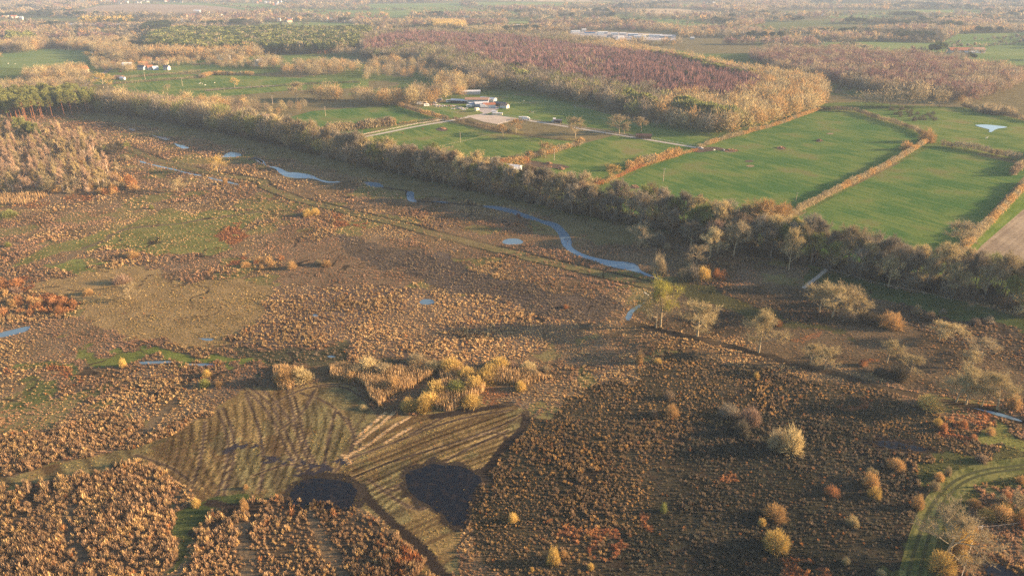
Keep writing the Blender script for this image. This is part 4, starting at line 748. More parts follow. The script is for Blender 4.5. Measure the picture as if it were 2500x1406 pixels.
wx_ = fill(BIR, 5.2, lambda x, y, q: ('birch', 'purple' if x > G(1500, 200)[0] + (q - .5) * 120 else random.choice(['mauve', 'purple', 'purple', 'mauve', 'brown'])) if random.random() > .07 else ('pine', 'dkgreen'), 13, .22, 1.5)
wood('birch_wood', wx_, 'reddish purple birch wood filling the middle of the great wood', 60)
g1 = [(876, 100), (1000, 85), (1120, 92), (1291, 96), (1394, 104), (1522, 124), (1598, 140), (1700, 162), (1829, 188), (1937, 204), (2000, 218), (2016, 250), (1998, 270), (1950, 288), (1860, 317), (1765, 336), (1598, 304), (1445, 261), (1368, 248), (1291, 227), (1240, 224), (1180, 220), (1140, 200), (1060, 165), (1000, 150), (950, 150), (890, 145)]
birw = np.array(organic(Gp(BIR), 40, 12)); XE = G(1720, 330)[0]
it = fill(g1, 8.2, lambda x, y, q: ('bare', random.choice(['tan', 'pale', 'orange'] if x > XE + (q - .5) * 150 else ['grey', 'brown', 'grey', 'tan', 'olive', 'dark'])), 15.5, .15, 1.15)  # darker tones along the front edge paint its shade into the twigs
keep = ~inpoly(np.array([i[1] for i in it]), np.array([i[2] for i in it]), birw); it = [i for i, k in zip(it, keep) if k]
def pinerow(pts, s, h=16):
    return [('pine', p.x + random.uniform(-5, 5), p.y + random.uniform(-5, 5), h * random.uniform(.9, 1.15), tone('olive'), 1.7) for p in resample(Gp(pts), s)]
it += pinerow([(1598, 150), (1675, 168), (1740, 188), (1829, 205)], 6) + pinerow([(1650, 162), (1780, 195)], 7) + pinerow([(1225, 205), (1290, 210)], 5, 18) + pinerow([(1360, 225), (1440, 240)], 6) + pinerow([(1530, 262), (1600, 285)], 7, 18) + pinerow([(1650, 285), (1720, 300), (1790, 315)], 4.5, 18) + pinerow([(1660, 292), (1760, 315)], 6, 18)
wood('broadleaf_wood', it, 'pale tan bare wood wrapping round the reddish birches', 150)
it = fill([(360, 130), (500, 138), (640, 134), (812, 134), (872, 124), (900, 100), (905, 84), (640, 84), (450, 86), (370, 98)], 7.5, lambda x, y, q: ('pine', random.choice(['olive', 'pinegreen'])) if random.random() > .12 else ('bare', 'tan'), 17, .12, 1.7)
wood('pine_wood', it, 'dark green pine wood beyond the left pastures', 90)
it = fill([(350, 135), (350, 150), (500, 150), (640, 140), (640, 132), (500, 136)], 8, [('bare', 'tan'), ('bare', 'orange')], 15, .15, 1.1); wood('bare_wood_edge', it, 'tan bare trees fronting the pine wood', 120)
it = fill([(1830, 148), (1893, 180), (2039, 210), (2136, 232), (2295, 248), (2372, 252), (2449, 232), (2490, 215), (2487, 190), (2449, 180), (2346, 168), (2244, 150), (2039, 134), (1860, 130)], 8.5, lambda x, y, q: ('bare', 'purple' if q > .5 and random.random() < .5 else random.choice(['grey', 'pink', 'tan', 'brown'])), 14, .2, 1.15)
wood('mixed_wood', it, 'purple grey bare wood stretching to the right edge', 120)

# ------------------------------------------------------------------ fields
MF_A = field_mat('winter_pasture', (.065, .12, .03), (.145, .18, .048), -1.03, 14, .06, c3=(.16, .15, .06), contrast=.10)  # strong streaks paint long low shadows into the green
MF_B = field_mat('lush_pasture', (.052, .115, .03), (.115, .16, .042), -1.03, 12, .06, c3=(.13, .14, .05), contrast=.10)  # same shadow streaks painted into the grass colour
MF_C = field_mat('rough_pasture', (.06, .095, .028), (.16, .145, .055), -.6, 4, .08, c3=(.17, .12, .08))
MF_P = field_mat('ploughed_soil', (.21, .165, .115), (.33, .265, .18), math.atan2(G(2500, 545)[1] - G(2370, 650)[1], G(2500, 545)[0] - G(2370, 650)[0]), 40, .12, contrast=.16)
MF_S = field_mat('arena_sand', (.36, .31, .25), (.46, .40, .33), .3, 3, .05)
MF_F1 = field_mat('far_pasture', (.10, .16, .05), (.16, .20, .07), .05, 10, .01); MF_F2 = field_mat('far_plough', (.22, .16, .11), (.28, .21, .14), .0, 12, .01); MF_F3 = field_mat('far_stubble', (.36, .28, .17), (.42, .32, .2), .0, 12, .01)
MF_V = field_mat('grass_verge', (.10, .16, .03), (.16, .21, .05), .8, 6, .08)
FLD = [
 ('pasture_field', [(1470, 470), (1560, 418), (1700, 366), (1760, 345), (1900, 306), (1998, 271), (2080, 277), (2130, 292), (2240, 326), (2256, 343), (2080, 447), (1920, 528), (1860, 600), (1700, 560), (1560, 530)], MF_B),
 ('pasture_field', [(1930, 540), (2090, 452), (2280, 356), (2310, 362), (2480, 400), (2512, 418), (2330, 610), (2300, 670), (2050, 650), (1930, 620)], MF_B),
 ('pasture_field', [(2010, 264), (2300, 266), (2400, 270), (2520, 300), (2520, 400), (2300, 352), (2264, 336), (2242, 320), (2130, 285)], MF_A),
 ('pasture_field', [(1400, 446), (1475, 450), (1690, 366), (1690, 360), (1500, 331), (1420, 352), (1330, 380), (1290, 396), (1240, 420), (1300, 440)], MF_A),
 ('pasture_field', [(880, 338), (960, 308), (1090, 297), (1220, 326), (1400, 346), (1330, 376), (1190, 392), (1080, 376)], MF_A),
 ('pasture_field', [(660, 300), (760, 272), (960, 256), (1086, 294), (960, 304), (880, 330), (760, 318)], MF_B),
 ('paddock', [(1150, 236), (1240, 232), (1300, 236), (1445, 268), (1600, 312), (1760, 342), (1708, 360), (1480, 317), (1290, 291), (1200, 284), (1080, 290), (1010, 266)], MF_A),
 ('pasture_field', [(270, 210), (330, 188), (470, 182), (640, 186), (760, 192), (900, 190), (900, 215), (700, 222), (500, 240), (330, 230)], MF_A),
 ('pasture_field', [(0, 125), (110, 120), (200, 124), (230, 150), (60, 168), (0, 166)], MF_F1), ('pasture_field', [(400, 140), (620, 136), (820, 140), (820, 158), (640, 152), (460, 152)], MF_A), ('pasture_field', [(300, 165), (540, 158), (560, 168), (450, 178), (320, 180)], MF_A),
 ('ploughed_field', [(2350, 650), (2396, 600), (2512, 500), (2600, 470), (2620, 680), (2480, 665)], MF_P), ('grass_verge', [(2342, 640), (2335, 615), (2420, 540), (2500, 460), (2512, 462), (2512, 500), (2396, 600), (2352, 650)], MF_V),
 ('far_pasture', [(1600, 122), (1660, 124), (1720, 137), (1740, 146), (1690, 142), (1620, 132)], MF_A), ('far_pasture', [(2010, 104), (2100, 102), (2300, 106), (2340, 84), (2520, 80), (2520, 160), (2440, 160), (2340, 138), (2210, 138), (2020, 120)], MF_F1),
 ('far_pasture', [(1900, 185), (1990, 190), (2110, 218), (2110, 240), (2030, 232), (1960, 206)], MF_C),
 ('far_ploughed_field', [(170, 32), (240, 15), (330, 9), (500, 9), (620, 30), (640, 36), (380, 41), (200, 40)], MF_F2), ('far_pasture', [(235, 12), (330, 7), (500, 7), (640, 10), (700, 22), (620, 24), (500, 14), (330, 9)], MF_F1),
 ('far_pasture', [(510, 12), (620, 16), (700, 22), (880, 26), (1000, 31), (1000, 44), (880, 42), (700, 35), (620, 30)], MF_F1), ('far_pasture', [(640, 56), (800, 55), (900, 61), (720, 70), (640, 63)], MF_F1),
 ('far_pasture', [(900, 10), (1120, 8), (1130, 20), (1280, 30), (1270, 38), (1010, 36), (900, 26)], MF_F1), ('far_stubble_field', [(1140, -1), (1400, -1), (1500, 5), (1360, 5), (1250, 3)], MF_F3), ('far_stubble_field', [(1300, 23), (1480, 21), (1490, 30), (1420, 31), (1300, 28)], MF_F3),
 ('far_pasture', [(1130, 8), (1260, 5), (1400, 8), (1380, 16), (1180, 18)], MF_F1), ('far_pasture', [(1232, 53), (1290, 53), (1290, 70), (1250, 72)], MF_F1), ('far_pasture', [(1500, 42), (1650, 48), (1760, 60), (1780, 72), (1660, 74), (1590, 62), (1500, 54)], MF_F1),
 ('far_stubble_field', [(1500, 22), (1660, 22), (1760, 31), (1740, 36), (1560, 33)], MF_F3), ('far_pasture', [(1640, 10), (1740, 14), (1700, 20), (1620, 18)], MF_F1), ('far_pasture', [(1900, 28), (1980, 31), (2000, 38), (1920, 36)], MF_F1), ('far_pasture', [(2010, 36), (2140, 38), (2222, 48), (2190, 53), (2010, 43)], MF_F1),
 ('far_stubble_field', [(2230, 40), (2520, 46), (2520, 51), (2300, 46)], MF_F3), ('far_pasture', [(2220, 24), (2400, 26), (2390, 33), (2240, 31)], MF_F1), ('far_pasture', [(1840, 76), (1960, 84), (2010, 100), (1940, 98), (1860, 86)], MF_C), ('far_pasture', [(1960, 95), (2010, 100), (2120, 124), (2040, 122)], MF_F1)]
for k, (nm, pts, m) in enumerate(FLD): sheet(nm, Gp(pts), .02 + .004 * (k % 7) if pts[0][1] > 150 else .06 + .01 * (k % 7), m)
MR = SM('pale_track', (.42, .38, .32), noise=.2); MRD = SM('mud', (.09, .065, .045), noise=.3); MRG = SM('asphalt_lane', (.12, .12, .12))
strip('farm_track', Gp([(870, 338), (940, 325), (1020, 308), (1090, 297)]), 4.0, .07, MR); strip('farm_track', Gp([(1200, 281), (1260, 290), (1400, 312), (1560, 338), (1700, 361)]), 4.2, .075, MR)
strip('farm_track', Gp([(1090, 297), (1150, 285), (1190, 277), (1215, 262)]), 5, .08, MR); strip('lane', Gp([(195, 215), (230, 195), (275, 165)]), 6, .07, MRG); strip('lane', Gp([(500, 221), (560, 216), (680, 209)]), 4, .07, MR)
sheet('farmyard', Gp([(1168, 262), (1195, 255), (1212, 256), (1218, 266), (1186, 279), (1170, 272)]), .085, SM('concrete_yard', (.34, .31, .29)))
sheet('sand_arena', Gp([(1138, 284), (1165, 280), (1200, 281), (1262, 292), (1215, 304), (1180, 298)]), .09, MF_S)
strip('mud_track', Gp([(1700, 372), (1720, 366), (1745, 362), (1770, 368)]), lambda t: 3 + 9 * math.sin(t * 3.1), .095, MRD); sheet('mud_patch', Gp(smooth([(1330, 398), (1300, 392), (1270, 396), (1290, 408), (1350, 412), (1400, 410), (1370, 402)], 1)), .1, MRD)
for cx, cy, rx, ry, m in ((1783, 369, 17, 4, 'bare'), (1829, 394, 11, 2.4, 'mud'), (1832, 406, 10, 2.5, 'bare'), (1550, 458, 13, 3.5, 'mud'), (1908, 363, 11, 3, 'mud'), (2000, 345, 9, 2.4, 'mud'), (2027, 327, 9, 1.8, 'bare'), (1080, 316, 14, 5, 'mud'), (1710, 478, 8, 2, 'mud')):
    sheet('bare_patch', Gp([(cx + rx * math.cos(t) * (1 + .15 * math.sin(3 * t + cx)), cy + ry * math.sin(t)) for t in np.linspace(0, 6, 14)]), .105, MRD if m == 'mud' else SM('worn_ground', (.21, .16, .09), noise=.4))
strip('grass_track', Gp([(2216, 1460), (2243, 1340), (2284, 1230), (2350, 1168), (2420, 1146), (2530, 1134)]), lambda t: 5 + 2 * t, .008, field_mat('path_turf', (.075, .085, .028), (.165, .16, .055), .9, 5, .25, contrast=.1))
strip('grass_track', Gp([(2235, 1450), (2260, 1330), (2300, 1220), (2370, 1160), (2520, 1140)]), .8, .012, SM('rutted_turf', (.05, .055, .02))); strip('grass_track', Gp([(2205, 1450), (2238, 1320), (2280, 1215), (2360, 1150), (2520, 1132)]), .8, .012, SM('rutted_turf', (.05, .055, .02)))

# ------------------------------------------------------------------ hedges, one thing each
def hedge(pts, h, wd, tones, label, dens=34):
    L = resample(Gp(pts), 1.0); n = int(len(L) * dens); i = RNG.integers(0, len(L) - 1, n); P = np.array([tuple(p) for p in L]); D = P[i + 1] - P[i]; D /= np.linalg.norm(D, axis=1)[:, None]; t = RNG.random(n)[:, None]
    a = RNG.random(n) * 6.283; rr = np.sqrt(RNG.random(n)) * (.6 + .4 * RNG.random(n)); off = np.cos(a) * rr * wd / 2; s = vn(i.astype(float), 0 * i.astype(float), 7, 400) * .5 + vn(i.astype(float), 0 * i.astype(float), 2.3, 401) * .5
    hh = h * (.65 + .75 * s); z = np.maximum(.1, (.5 + .5 * np.sin(a) * rr) * hh); off *= (.75 + .5 * s)
    c = np.stack([P[i, 0] + D[:, 0] * t[:, 0] - D[:, 1] * off, P[i, 1] + D[:, 1] * t[:, 0] + D[:, 0] * off, z], 1); c[:, :2] += RNG.normal(0, .25, (n, 2))
    d = RNG.normal(0, .5, (n, 3)) + (0, 0, .7); d /= np.linalg.norm(d, axis=1)[:, None]; p = np.cross(d, RNG.normal(0, 1, (n, 3))); p /= np.linalg.norm(p, axis=1)[:, None]; k = h / 3.5
    T = np.stack([c - d * .5 * k - p * .13 * k, c - d * .4 * k + p * .13 * k, c + d * .6 * k], 1).reshape(-1, 3); C = np.array([TONES[t_] for t_ in tones])[(vn(i.astype(float), 0 * i.astype(float), 9, 402) * len(tones) * .999).astype(int)] * (.75 + .5 * RNG.random((n, 1)))
    o = obj('hedge', rawmesh('hedge', T, np.arange(len(T)).reshape(-1, 3), M_ATTR, np.repeat(C, 3, 0))); return tag(o, label, 'hedge')
hedge([(1925, 532), (2000, 492), (2080, 450), (2140, 420), (2200, 388), (2250, 356), (2275, 340)], 4.6, 4.2, ['orange', 'tan', 'tan'], 'long tan hedge between the two big green fields', 46)
hedge([(2330, 640), (2345, 620), (2390, 572), (2440, 522), (2512, 446)], 5, 5, ['orange', 'tan'], 'tan hedge between green field and ploughed field', 46); hedge([(2470, 430), (2500, 405), (2540, 370)], 6, 6, ['tan', 'brown'], 'tall hedge at the right edge above the plough')
hedge([(2000, 270), (2050, 272), (2090, 274), (2130, 288), (2180, 302), (2230, 318), (2265, 338)], 4.5, 5, ['tan', 'brown', 'dark'], 'brown hedge closing the big field at its top')
hedge([(1430, 462), (1480, 448), (1560, 412), (1640, 386), (1705, 368)], 3.2, 3.5, ['orange', 'rust'], 'low orange hedge left of the big field'); hedge([(1530, 418), (1560, 408), (1600, 398), (1660, 380)], 7, 6, ['tan', 'orange'], 'tall bushes of the orange hedge')
hedge([(1705, 364), (1760, 344), (1850, 320), (1900, 306), (1998, 270)], 4, 4, ['orange', 'tan'], 'orange scrub hedge along the wood edge')
hedge([(1110, 398), (1200, 402), (1290, 390), (1330, 380), (1420, 354)], 5, 6, ['orange', 'tan', 'brown'], 'ragged orange hedge below the middle pasture'); hedge([(1180, 415), (1240, 408), (1290, 400)], 6, 9, ['orange', 'rust'], 'rusty thicket behind the white caravans')
hedge([(1108, 294), (1160, 307), (1220, 321), (1250, 325)], 4, 4.5, ['dark', 'brown'], 'dark hedge below the sand arena'); hedge([(960, 252), (1000, 270), (1060, 287), (1095, 294)], 5, 6, ['orange', 'brown'], 'orange hedge running down to the gate')
hedge([(770, 332), (830, 322), (900, 314), (966, 306)], 8, 9, ['orange', 'tan', 'brown'], 'high orange thicket beside the farm track', 60); hedge([(975, 303), (1030, 298), (1085, 293)], 2.4, 3, ['brown', 'orange'], 'low rusty hedge along the farm track')
hedge([(1060, 377), (1080, 368), (1110, 360)], 2, 2, ['tan'], 'short ragged hedge at the pasture corner'); hedge([(2295, 357), (2340, 362), (2400, 372), (2460, 386), (2490, 392)], 5.5, 6, ['dark', 'grey', 'brown'], 'dark thorn hedge in the pond field')
hedge([(2350, 262), (2400, 278), (2460, 285), (2520, 300)], 5, 6, ['tan', 'dark'], 'hedge at the far side of the pond field'); hedge([(275, 196), (350, 188), (450, 180), (490, 176)], 3.5, 4, ['tan', 'brown'], 'brown hedge in front of the cream house')
hedge([(280, 206), (340, 202), (420, 196), (480, 192)], 3.5, 5, ['tan', 'brown'], 'second brown hedge in the left pastures'); hedge([(490, 192), (520, 182), (560, 184), (620, 184)], 5, 10, ['tan', 'orange', 'brown'], 'wide bushy thicket in the left pastures', 50)
hedge([(500, 224), (560, 219), (680, 212), (760, 206), (880, 203)], 3, 3, ['dark', 'brown'], 'dark hedge along the lane in the left pastures'); hedge([(470, 160), (520, 158), (620, 156)], 3.5, 5, ['dark', 'brown'], 'dark hedge behind the left pastures'); hedge([(1910, 190), (1960, 205), (2030, 225), (2110, 245)], 2, 2, ['brown'], 'thin hedge behind the great wood')
hedge([(1200, 318), (1260, 324), (1330, 338), (1420, 345)], 1.8, 2.5, ['olive', 'dark'], 'low green bramble hedge across the middle pasture')

# ------------------------------------------------------------------ far countryside: woods, hedgerows and copses as masses
def far_masses():
    fp = [np.array(Gp(f[1])) for f in FLD] + [np.array(Gp(g)) for g in (g1, BIR, EDGE, [(350, 150), (350, 90), (640, 76), (905, 76), (905, 130), (600, 150)], [(1830, 146), (2039, 120), (2490, 165), (2500, 230), (2372, 256), (2136, 236), (1893, 184)],
         [(1385, 76), (1400, 98), (1650, 104), (1660, 82), (1500, 74)], [(150, 58), (480, 58), (480, 68), (150, 68)], [(0, 130), (120, 126), (260, 150), (640, 170), (900, 200), (900, 140), (350, 125), (110, 118)], [(1610, 122), (1740, 140), (1760, 150), (1640, 140)])]
    bands = [('far_wood', 760, 1250, 10, 110, 11), ('far_wood', 1250, 2100, 14, 44, 12), ('far_wood', 2100, 4400, 26, 26, 14)]
    for nm, y0, y1, s, n, h in bands:
        X = []; Y = []; wdt = y1 * .82 + 60; X, Y = np.meshgrid(np.arange(-wdt, wdt, s), np.arange(y0, y1, s)); X = X.ravel() + (RNG.random(X.size) - .5) * s; Y = Y.ravel() + (RNG.random(Y.size) - .5) * s
        px, py = proj(X, Y); m = (px > -60) & (px < 2560) & (py < 150); X, Y = X[m], Y[m]
        for p in fp: k = ~inpoly(X, Y, p); X, Y = X[k], Y[k]
        a = fbm(X * .45, Y, 150, 500, 3) + .10 * (fbm(X * .15, Y, 60, 520, 2) - .5) * 4; k = a > (.50 if y0 < 2000 else .47); X, Y = X[k], Y[k]; b = fbm(X, Y, 130, 530, 2); c = vn(X, Y, 70, 540)
        it = []
        for x, y, q, r in zip(X, Y, b, c):
            if q > .62: kd, tn = ('pine', 'dkgreen') if r > .5 else ('bare', 'dark')
            elif q < .40: kd, tn = 'bare', random.choice(['pink', 'purple', 'tan'])
            else: kd, tn = 'bare', random.choice(['tan', 'tan', 'grey', 'orange', 'brown'])
            it.append((kd, x, y, h * random.uniform(.7, 1.25), tone(tn), (1.9 if kd == 'pine' else 1.2) * (s / 11) ** .5 * random.uniform(.9, 1.3)))
        wood(nm, it, {760: 'bare woods and hedgerow trees beyond the great wood', 1250: 'hazy woods and hedgerows in the middle distance', 2100: 'pale woods fading out towards the skyline'}[y0], n)
    # hedgerow lines between the far fields
    it = []
    for pts in ([(170, 33), (380, 42), (640, 36)], [(240, 14), (500, 8)], [(500, 8), (620, 24), (900, 40)], [(620, 24), (760, 25), (1000, 28)], [(900, 26), (1130, 24), (1280, 34), (1500, 36)], [(1000, 44), (1130, 40), (1300, 46)], [(1120, 10), (1180, 20), (1320, 30)], [(1300, 22), (1500, 20), (1660, 22)], [(1500, 30), (1740, 34), (1860, 40)], [(1640, 34), (1740, 41)], [(1500, 52), (1660, 52), (1760, 58)],
                [(1640, 62), (1740, 64)], [(2000, 40), (2220, 52)], [(2010, 36), (2200, 40)], [(2220, 50), (2500, 56)], [(1840, 72), (2010, 100), (2120, 124)], [(2100, 100), (2340, 108)], [(2300, 122), (2520, 108)], [(2380, 100), (2520, 98)], [(2010, 118), (2220, 130), (2400, 134)], [(0, 50), (150, 62), (380, 66), (500, 68)], [(500, 66), (640, 68), (760, 62)], [(0, 75), (200, 84), (350, 92)], [(1900, 38), (2000, 39)], [(60, 64), (120, 70)]):
        for p in resample(Gp(pts), 13): it.append((random.choice(['bare', 'bare', 'bare', 'pine']), p.x, p.y + random.uniform(-4, 4), random.uniform(5, 12), tone(random.choice(['grey', 'dark', 'tan', 'brown'])), 1.6))
    wood('far_hedgerow', it, 'thin dark hedgerow lines dividing the far fields', 30)
far_masses()
it = fill([(1055, 66), (1100, 64), (1135, 66), (1135, 80), (1060, 80)], 8, [('birch', 'pale'), ('birch', 'gold')], 17, .1, 1.3); wood('poplar_wood', it, 'pale upright poplars behind the reddish birches', 60)
it = fill([(1150, 82), (1215, 78), (1225, 90), (1150, 92)], 11, [('bare', 'tan')], 14, .1, 1.3) + fill([(1115, 86), (1240, 92), (1240, 97), (1115, 92)], 9, [('pine', 'dkgreen')], 13, .1, 1.8) + fill([(370, 70), (415, 68), (412, 80), (350, 84)], 9, [('pine', 'dkgreen')], 17, .1, 1.8) + fill([(200, 55), (325, 52), (325, 61), (200, 61)], 12, [('pine', 'pinegreen'), ('bare', 'gold')], 14, .2, 1.6) + fill([(2190, 92), (2280, 96), (2280, 102), (2190, 102)], 10, [('pine', 'dkgreen')], 13, .2, 1.6) + fill([(2270, 128), (2305, 128), (2305, 133), (2270, 133)], 8, [('pine', 'pinegreen')], 15, .2, 1.6) + fill([(20, 100), (90, 98), (90, 112), (20, 115)], 10, [('pine', 'olive')], 15, .2, 1.6)
wood('copse', it, 'small evergreen copses scattered in the distance', 70)

# ------------------------------------------------------------------ buildings
WHITE = SM('white_render', (.58, .56, .52)); CREAM = SM('cream_render', (.66, .56, .38)); BRICK = SM('red_brick', (.36, .16, .10)); GREYB = SM('grey_steel', (.34, .36, .38)); DARKW = SM('dark_timber', (.06, .05, .045)); BROWNW = SM('brown_timber', (.17, .10, .06))
TILE = SM('orange_tile', (.34, .14, .08)); SLATE = SM('slate', (.13, .13, .15)); TIN = SM('pale_sheet_roof', (.52, .54, .56)); RUSTY = SM('rusty_sheet_roof', (.36, .22, .15)); GLASS = SM('window_glass', (.03, .035, .045), rough=.15, noise=0); WHITEM = SM('white_panel', (.66, .66, .64), rough=.6); YEL = SM('yellow_panel', (.62, .42, .06)); REDM = SM('red_paint', (.5, .05, .06), rough=.35); TYRE = SM('tyre', (.02, .02, .02)); GREENM = SM('green_paint', (.05, .12, .07)); BLUEM = SM('blue_sheet', (.15, .28, .42)); TIMB = SM('weathered_timber', (.42, .36, .29)); POLEM = SM('pole_timber', (.45, .37, .28)); SCRAP = SM('scrap', (.35, .33, .30), noise=.5, nscale=3)
_bm = {}
def gable(name, lab, cat, px, py, w_, d_, h_, rh, wall, roof, rz=0.0, group=None, details=True, door=None, chim=False, xy=None):
    key = ('g', w_, d_, h_, rh, wall.name, roof.name, details, chim)
    if key not in _bm:
        W = MB(); a, b = w_ / 2, d_ / 2
        W.poly([(-a, -b, 0), (a, -b, 0), (a, b, 0), (-a, b, 0), (-a, -b, h_), (a, -b, h_), (a, b, h_), (-a, b, h_), (-a, 0, h_ + rh), (a, 0, h_ + rh)], [(0, 1, 5, 4), (2, 3, 7, 6), (1, 2, 6, 9, 5), (3, 0, 4, 8, 7)])
        R = MB(); e = .35; k = rh / b
        for s in (-1, 1): R.poly([(-a - e, s * (b + e), h_ - e * k + .02), (a + e, s * (b + e), h_ - e * k + .02), (a + e, 0, h_ + rh + .02), (-a - e, 0, h_ + rh + .02), (-a - e, s * (b + e), h_ - e * k + .17), (a + e, s * (b + e), h_ - e * k + .17), (a + e, 0, h_ + rh + .17), (-a - e, 0, h_ + rh + .17)], [(0, 1, 2, 3), (4, 5, 6, 7), (0, 1, 5, 4), (1, 2, 6, 5), (3, 0, 4, 7)])
        prts = [('wall', W.mesh('wall', wall)), ('roof', R.mesh('roof', roof))]
        if details:
            nw = max(1, int(w_ / 3.2)); st = 2 if h_ > 4.5 else 1
            wn = MB().box(-.5, -.04, 0, .5, .04, 1.1).mesh('window', GLASS); dr = MB().box(-.5, -.05, 0, .5, .05, 2.0).mesh('door', BROWNW)
            prts.append(('windows', [(wn, (-a + (i + .5) * w_ / nw, -b - .05, 1.0 + 2.6 * q)) for i in range(nw) for q in range(st) if not (q == 0 and i == nw // 2)])); prts.append(('door', [(dr, (-a + (nw // 2 + .5) * w_ / nw, -b - .06, 0))]))
        if chim: prts.append(('chimney', [(MB().box(-.35, -.35, 0, .35, .35, 1.6).mesh('chimney', BRICK), (a * .55, 0, h_ + rh - .4))]))
        _bm[key] = prts
    x, y = xy if xy else G(px, py); t = thing(name, lab, cat, (x, y, 0), rz, group); roofo = None
    for nm, m in _bm[key]:
        if isinstance(m, list):
            for me, loc in m: obj({'windows': 'window'}.get(nm, nm), me, roofo if nm == 'chimney' else t, loc)
        else:
            o_ = obj(nm, m, t); roofo = o_ if nm == 'roof' else roofo
    return t
# far villages: small gabled houses
VIL = [([(80, 2), (500, 1), (500, 6), (240, 12), (80, 16)], 60, 'far-off village house along the left skyline', 'houses of the skyline village on the left'), ([(615, 5), (690, 5), (690, 14), (620, 14)], 16, 'far-off house right of the brown skyline field', 'houses right of the brown skyline field'), ([(735, 7), (795, 7), (795, 11), (735, 11)], 9, 'far-off pale house at the top left of centre', 'pale houses at the top left of centre'),
       ([(505, 36), (600, 40), (600, 50), (510, 46)], 11, 'distant house among trees above the pine wood', 'houses among trees above the pine wood'), ([(680, 50), (740, 49), (740, 56), (680, 55)], 8, 'distant house on the pale field edge', 'houses on the pale field edge'), ([(785, 46), (912, 47), (915, 57), (790, 55)], 26, 'distant orange-roofed house of the hamlet above the pines', 'houses of the hamlet above the pines'),
       ([(0, 30), (60, 33), (60, 50), (0, 50)], 12, 'distant white house in the upper left woods', 'white houses in the upper left woods'), ([(1700, 8), (1860, 10), (1960, 20), (1760, 18)], 46, 'far-off white house of the village at the upper right', 'houses of the upper right village'), ([(440, 38), (500, 36), (500, 55), (440, 58)], 12, 'distant house in trees right of the greenhouses', 'houses right of the greenhouses'), ([(100, 18), (220, 12), (160, 20)], 8, 'far-off house at the edge of the left skyline village', 'houses at the edge of the skyline village'), ([(1590, 2), (1640, 2), (1640, 4), (1590, 4)], 5, 'far-off white building under the skyline', 'white buildings under the skyline'),
       ([(2240, 58), (2330, 58), (2330, 64), (2240, 64)], 7, 'hazy house in woods at the far right', 'hazy houses at the far right'), ([(1190, 66), (1360, 68), (1360, 82), (1220, 80)], 14, 'distant house behind the birch wood', 'houses behind the birch wood')]
vm = [(WHITE, TILE), (WHITE, SLATE), (CREAM, TILE), (BRICK, TILE), (WHITE, TIN)]
for pts, n, lab, grp in VIL:
    P = np.array(Gp(pts)); x0, y0 = P.min(0); x1, y1 = P.max(0); c = 0
    while c < n:
        x, y = random.uniform(x0, x1), random.uniform(y0, y1)
        if not inpoly(np.array([x]), np.array([y]), P)[0]: continue
        wl, rf = random.choice(vm); gable('house', lab, 'house', 0, 0, random.choice((9, 12, 15)), 8, 5.5, 3.2, wl, rf, random.uniform(-.5, .5), grp, False, xy=(x, y)); c += 1
